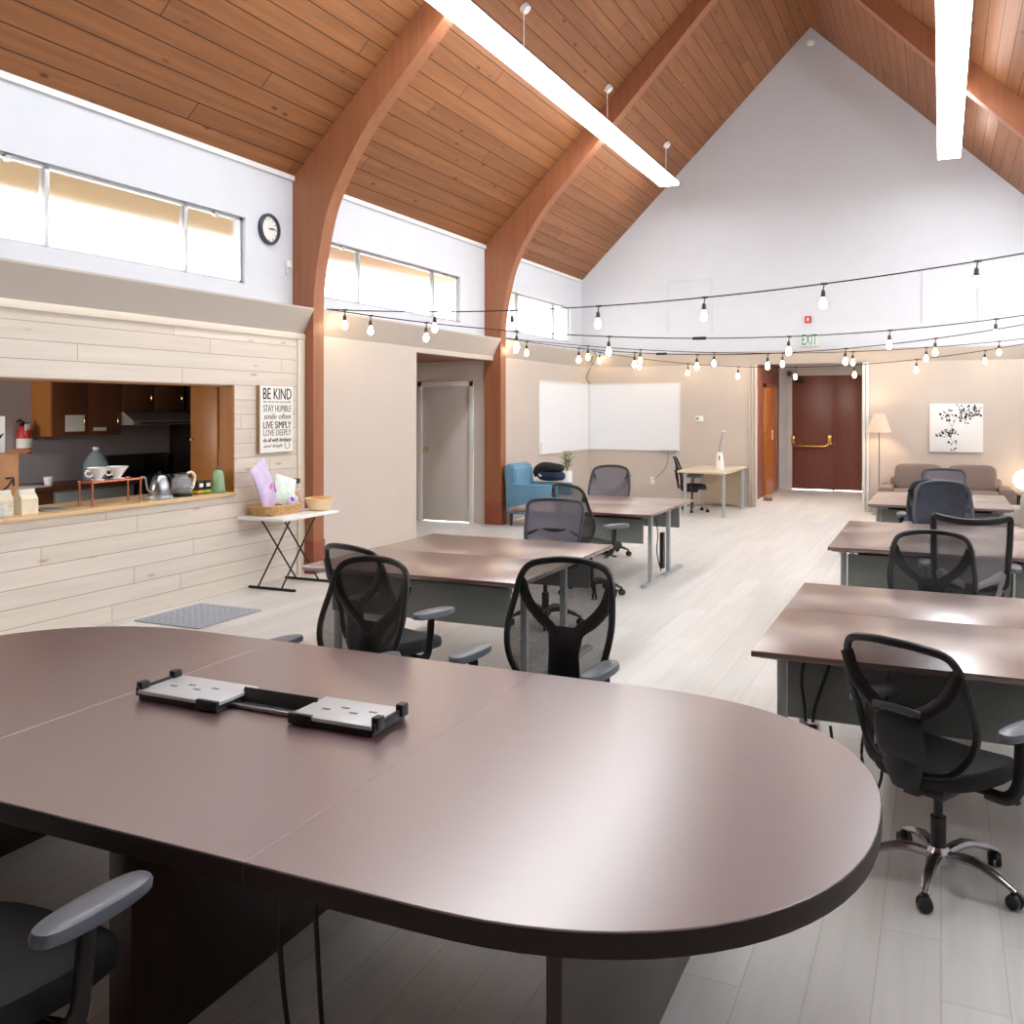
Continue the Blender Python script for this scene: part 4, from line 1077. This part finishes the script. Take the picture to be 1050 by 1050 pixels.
# ------------------------------------------------------------------ serving hatch items
SZ = .985
t = thing('dripper_stand', 'copper pipe stand holding two white coffee drippers', 'coffee stand', (-6.54, 5.99, SZ))
b = nb()
for x in (-.075, .075): tube(b, [(x, -.26, .205), (x, .26, .205)], .009, 8)
for y in (-.26, -.1, .06, .26): tube(b, [(-.075, y, .205), (.075, y, .205)], .008, 8)
obj('rail', b, M['copper'], t)
for x in (-.075, .075):
    for y in (-.26, .26):
        b = nb(); cyl(b, (x, y, 0), (x, y, .205), .009, n=8); box(b, (x, y, .205), (.026, .026, .026), .006); obj('leg', b, M['copper'], t)
def dripper(label, y):
    t = thing('coffee_dripper', label, 'coffee dripper', (-6.54, y, SZ+.214), 0, 'white drippers on the copper stand')
    b = nb(); lathe(b, [(.055, 0), (.056, .008), (.028, .012), (.034, .02), (.092, .105), (.088, .107), (.03, .025)], n=28); obj('cone', b, M['ceramic'], t)
    b = nb(); tube(b, crom([(0, -.075, .085), (0, -.12, .08), (0, -.125, .05), (0, -.09, .035), (0, -.055, .045)], 4), .008, 8); obj('handle', b, M['ceramic'], t)
dripper('white ceramic coffee dripper on the copper stand, farther from the kettle', 5.85)
dripper('white ceramic coffee dripper on the copper stand, beside the kettle', 6.06)
t = thing('gooseneck_kettle', 'steel gooseneck kettle on its round power base', 'kettle', (-6.48, 6.49, SZ))
b = nb(); lathe(b, [(.115, 0), (.118, .01), (.112, .035), (.09, .04)], n=28); obj('power_base', b, M['deskmetal'], t)
b = nb(); lathe(b, [(.088, .042), (.092, .06), (.085, .12), (.065, .19), (.045, .215), (.01, .22)], n=28); obj('body', b, M['steel'], t)
b = nb(); lathe(b, [(.045, .215), (.04, .225), (.012, .228), (.014, .25), (.006, .256)], n=18); obj('lid', b, M['blackm'], t)
b = nb(); tube(b, crom([(0, -.08, .08), (0, -.13, .085), (0, -.155, .14), (0, -.17, .2), (0, -.215, .215)], 5), .009, 8); obj('spout', b, M['steel'], t)
b = nb(); tube(b, crom([(0, .05, .2), (0, .11, .21), (0, .14, .15), (0, .13, .08)], 5), .011, 8); obj('handle', b, M['black'], t)
t = thing('coffee_server', 'round glass coffee pot with a pale handle beside the kettle', 'coffee pot', (-6.5, 6.78, SZ))
b = nb(); lathe(b, [(.1, 0), (.1, .025), (.09, .03)], n=26); obj('base_ring', b, M['blackm'], t)
b = nb(); lathe(b, [(.085, .03), (.108, .07), (.108, .10), (.085, .16), (.06, .19), (.062, .205)], n=28, caps=False); obj('glass_body', b, M['clear'], t)
b = nb(); lathe(b, [(.062, .17), (.068, .18), (.07, .212), (.03, .222), (.008, .226)], n=24); obj('collar', b, M['steel'], t)
b = nb(); lathe(b, [(.08, .035), (.098, .06), (.1, .075), (.02, .076)], n=24); obj('coffee', b, M['brown'], t)
b = nb(); tube(b, crom([(0, .06, .2), (0, .13, .22), (0, .175, .17), (0, .15, .08), (0, .1, .05)], 5), .014, 8); obj('handle', b, M['kraft'], t)
for i, (y, m_, lab) in enumerate(((7.01, plain('yellow_band', lin(206, 170, 40), .5), 'small black tin with a yellow band beside the coffee pot'), (7.105, plain('lime_band', lin(166, 200, 40), .5), 'small black tin with a lime band beside the green tumbler'))):
    t = thing('tea_tin', lab, 'tin', (-6.51, y, SZ), 0, 'small black tins on the hatch counter')
    b = nb(); bx(b, -.04, .04, -.04, .04, 0, .13, .006); obj('tin_body', b, M['dark'], t)
    b = nb(); bx(b, -.042, .042, -.042, .042, .012, .04, .003); obj('band', b, m_, t)
    b = nb(); bx(b, .0405, .0425, -.025, .025, .07, .105); obj('paper_label', b, M['paper'], t)
b = nb(); lathe(b, [(.07, 0), (.075, .01), (.05, .2), (.03, .225), (.026, .225), (.045, .19), (.066, .012)], (-6.46, 7.235, SZ), 24); tag(obj('green_tumbler', b, M['greenclear']), 'green clear tapered tumbler in the hatch corner', 'tumbler')
b = nb(); bx(b, -6.72, -6.5, 5.3, 5.52, SZ, SZ+.012, .004); tag(obj('metal_tray', b, M['greybr']), 'thin grey tray lying on the hatch counter', 'tray')
def bag(label, x, y, rz):
    t = thing('paper_bag', label, 'paper bag', (x, y, SZ), rz, 'cream paper bags on the hatch counter')
    b = nb(); a = [(-.05, -.08), (.05, -.08), (.05, .08), (-.05, .08)]
    loops = [[b.verts.new((px, py, z)) for px, py in [(p[0]*sx, p[1]*sy) for p in a]] for z, sx, sy in ((0, 1, 1), (.12, 1, 1), (.185, .16, .95), (.19, .16, .95))]
    loft(b, loops); obj('bag_body', b, M['kraft'], t, smooth=False)
    b = nb(); box(b, (.012, 0, .178), (.016, .15, .035), .003); obj('folded_top', b, M['paper'], t)
bag('cream folded paper bag beside the cardboard box', -6.5, 5.12, .1)
bag('cream folded paper bag half hidden by the glass mug', -6.56, 4.95, -.12)
t = thing('glass_mug', 'clear glass mug in front of the paper bag', 'mug', (-6.42, 4.86, SZ))
b = nb(); lathe(b, [(.04, 0), (.045, .01), (.048, .11), (.044, .11), (.04, .015)], n=22); obj('mug_body', b, M['clear'], t)
b = nb(); tube(b, crom([(0, .045, .09), (0, .085, .08), (0, .085, .04), (0, .045, .025)], 4), .007, 8); obj('handle', b, M['clear'], t)
t = thing('cardboard_box', 'brown cardboard box with a curved arrow mark behind the paper bags', 'box', (-6.84, 4.86, SZ))
b = nb(); bx(b, -.14, .14, -.36, .36, 0, .47, .003); obj('carton', b, M['card'], t)
b = nb(); tube(b, crom([(.142, .08, .2), (.142, .17, .17), (.142, .25, .2), (.142, .3, .255)], 6), .009, 6, r2=.004, up=(1, 0, 0)); tube(b, [(.142, .245, .275), (.142, .31, .275), (.142, .315, .21)], .008, 6); obj('arrow_mark', b, M['ink'], t)
b = nb(); box(b, (.0, .42, .46), (.26, .16, .006), rot=(.35, 0, 0)); obj('flap', b, M['card'], t)
t = thing('card_sign', 'white card with a black leaf shape standing on the cardboard box', 'card', (-6.78, 5.0, SZ+.472))
b = nb(); bx(b, -.008, .008, -.16, .155, 0, .29, .002); obj('card_face', b, M['paper'], t)
b = nb()
for a in (-.9, -.3, .3, .9):
    d = V(0, math.sin(a), math.cos(a)); s_ = V(0, math.cos(a), -math.sin(a)); p = V(.0095, .06, .09)
    vs = [p, p+d*.06+s_*.014, p+d*.11, p+d*.06-s_*.014]; b.faces.new([b.verts.new(q) for q in vs])
obj('leaf_print', b, M['ink'], t)

# ------------------------------------------------------------------ kitchen
def cabinet(name, label, loc, W, D, H, doors, mat='oakdark', side='oak', group=None):
    t = thing(name, label, 'cabinet', loc, 0, group)
    b = nb(); bx(b, 0, D-.02, 0, W, 0, H); obj('body', b, M[side], t)  # wall cabinet sides paler than the doors: light falling there, put into colour
    dw = W/doors
    for i in range(doors):
        b = nb(); bx(b, D-.02, D, i*dw+.004, (i+1)*dw-.004, .004, H-.004, .004); d = obj('door', b, M[mat], t)
        b = nb(); tube(b, [(D, (i+.85)*dw, .12), (D+.025, (i+.85)*dw, .13), (D+.025, (i+.85)*dw, .2), (D, (i+.85)*dw, .21)], .005, 6); obj('handle', b, M['brass'], d)
    return t
cabinet('wall_cabinet', 'oak wall cabinet with taped papers, seen through the hatch', (-8.998, 7.16, 1.51), .94, .32, .9, 2, group='kitchen wall cabinets')
cabinet('wall_cabinet', 'brown wall cabinet above the range hood', (-8.998, 8.11, 1.78), 1.0, .32, .63, 2, group='kitchen wall cabinets')
for i, (y0, y1, z0, z1, lab) in enumerate(((7.33, 7.58, 1.56, 1.74, 'large sheet of paper taped to the oak wall cabinet'), (7.70, 7.88, 1.56, 1.60, 'small paper strip taped to the oak wall cabinet'))):
    b = nb(); bx(b, -8.677, -8.672, y0, y1, z0, z1); tag(obj('paper_sheet', b, M['paper']), lab, 'paper')
t = thing('range_hood', 'grey range hood under the brown kitchen cabinet', 'range hood', (-8.998, 8.11, 1.62))
b = nb(); prism(b, [(0, 0), (.5, 0), (.5, .05), (.34, .155), (0, .155)], 'y', 0, 1.0); obj('canopy', b, M['hood'], t)
b = nb(); bx(b, .502, .508, .1, .9, .012, .03); obj('grille', b, M['dark'], t)
t = thing('cooking_range', 'black cooking range under the range hood', 'stove', (-8.99, 8.09, 0))
b = nb(); bx(b, 0, .64, 0, .96, 0, 1.0, .01); obj('oven_body', b, M['dark'], t)
b = nb(); bx(b, 0, .1, 0, .96, 1.0, 1.26, .01); obj('control_panel', b, M['dark'], t)
for i in range(4):
    b = nb(); lathe(b, [(.1, 1.0), (.1, 1.02), (.06, 1.025)], (.2+.28*(i % 2), .25+.46*(i//2), 0), 18); obj('burner', b, M['blackm'], t)
t = cabinet('base_cabinet', 'dark oak base cabinet under the kitchen counter', (-8.99, 4.6, 0), 2.35, .58, .95, 4, side='oakdark')
t = thing('dishwasher', 'grey dishwasher front beside the cooking range', 'dishwasher', (-8.99, 6.97, 0))
b = nb(); bx(b, 0, .57, 0, 1.08, .02, .95, .008); obj('housing', b, M['hood'], t)
b = nb(); bx(b, .57, .585, .02, 1.06, .8, .93, .004); obj('control_strip', b, M['deskmetal'], t)
b = nb(); bx(b, -8.99, -8.37, 4.5, 8.06, .952, 1.0, .008); tag(obj('kitchen_counter', b, M['oakdark']), 'brown kitchen counter along the back wall', 'counter')
t = thing('refrigerator', 'tall dark refrigerator beyond the cooking range', 'refrigerator', (-8.98, 9.15, 0))
b = nb(); bx(b, 0, .66, 0, .9, .02, 2.2, .02); obj('housing', b, M['dark'], t)
b = nb(); bx(b, .66, .7, .01, .89, .05, 1.4, .015); d = obj('door', b, M['dark'], t)
b = nb(); tube(b, [(.7, .1, .8), (.74, .1, .82), (.74, .1, 1.28), (.7, .1, 1.3)], .012, 8); obj('handle', b, M['steel'], d)
b = nb(); bx(b, .66, .7, .01, .89, 1.43, 2.19, .015); obj('freezer_door', b, M['dark'], t)
t = thing('fire_extinguisher', 'red fire extinguisher with white label on the kitchen wall', 'fire extinguisher', (-8.9, 7.0, 1.33))
b = nb(); lathe(b, [(.07, 0), (.075, .015), (.075, .24), (.05, .29), (.025, .3)], n=22); obj('cylinder', b, M['red'], t)
b = nb(); lathe(b, [(.076, .06), (.0765, .062), (.0765, .16), (.076, .162)], n=22); obj('paper_label', b, M['paper'], t)
b = nb(); bx(b, -.02, .02, -.05, .05, .3, .33, .005); tube(b, [(0, 0, .33), (0, -.06, .36), (.02, -.1, .34)], .01, 6); obj('valve', b, M['blackm'], t)
b = nb(); box(b, (.06, -.01, .26), (.01, .06, .12), .002); obj('inspection_tag', b, M['paper'], t)
t = thing('water_jug', 'bluish clear water jug on the kitchen counter', 'jug', (-8.5, 7.58, 1.0))
b = nb(); lathe(b, [(.11, 0), (.13, .02), (.13, .2), (.07, .31), (.03, .34), (.03, .36)], n=22); obj('jug_body', b, M['blueclear'], t)
b = nb(); lathe(b, [(.034, .355), (.034, .385), (.028, .39)], n=16); obj('cap', b, M['plastwhite'], t)
b = nb(); lathe(b, [(.03, 0), (.035, .004), (.05, .1), (.046, .1), (.03, .01)], (-8.45, 6.93, 1.0), 18); tag(obj('paper_cup', b, M['ceramic']), 'small white cup on the kitchen counter', 'cup')
b = nb(); bx(b, -8.62, -8.38, 6.45, 6.87, 1.0, 1.02, .006); tag(obj('paper_stack', b, M['paper']), 'flat white papers on the kitchen counter beside the cup', 'papers')
b = nb(); bx(b, -6.9, -6.56, HY1-.045, HY1-.022, SZ, 2.03, .004); t = obj('hatch_shutter', b, M['oak']); tag(t, 'golden oak shutter panel standing open beside the hatch', 'shutter')
b = nb(); lathe(b, [(.008, 0), (.008, .015), (.014, .02), (.012, .03)], n=10); k = obj('knob', b, M['brass'], t); k.location = (-6.87, HY1-.045, 1.5); k.rotation_euler = (PI/2, 0, 0)
l = bpy.data.lights.new('kitchen_window_light', 'AREA'); l.energy = 85; l.size = 1.; l.color = (1, .96, .9)
lo = bpy.data.objects.new('kitchen_window_light', l); COL.objects.link(lo); lo.location = (-8.0, 2.75, 1.7); lo.rotation_euler = (PI/2, 0, 0)

# ------------------------------------------------------------------ colour management
vs = SC.view_settings
vs.view_transform = 'Standard'; vs.look = 'None'; vs.gamma = 1; vs.use_curve_mapping = False; vs.exposure = 0.06
SC.cycles.max_bounces = 10; SC.cycles.diffuse_bounces = 6; SC.cycles.transparent_max_bounces = 16
SC.cycles.sample_clamp_indirect = 8
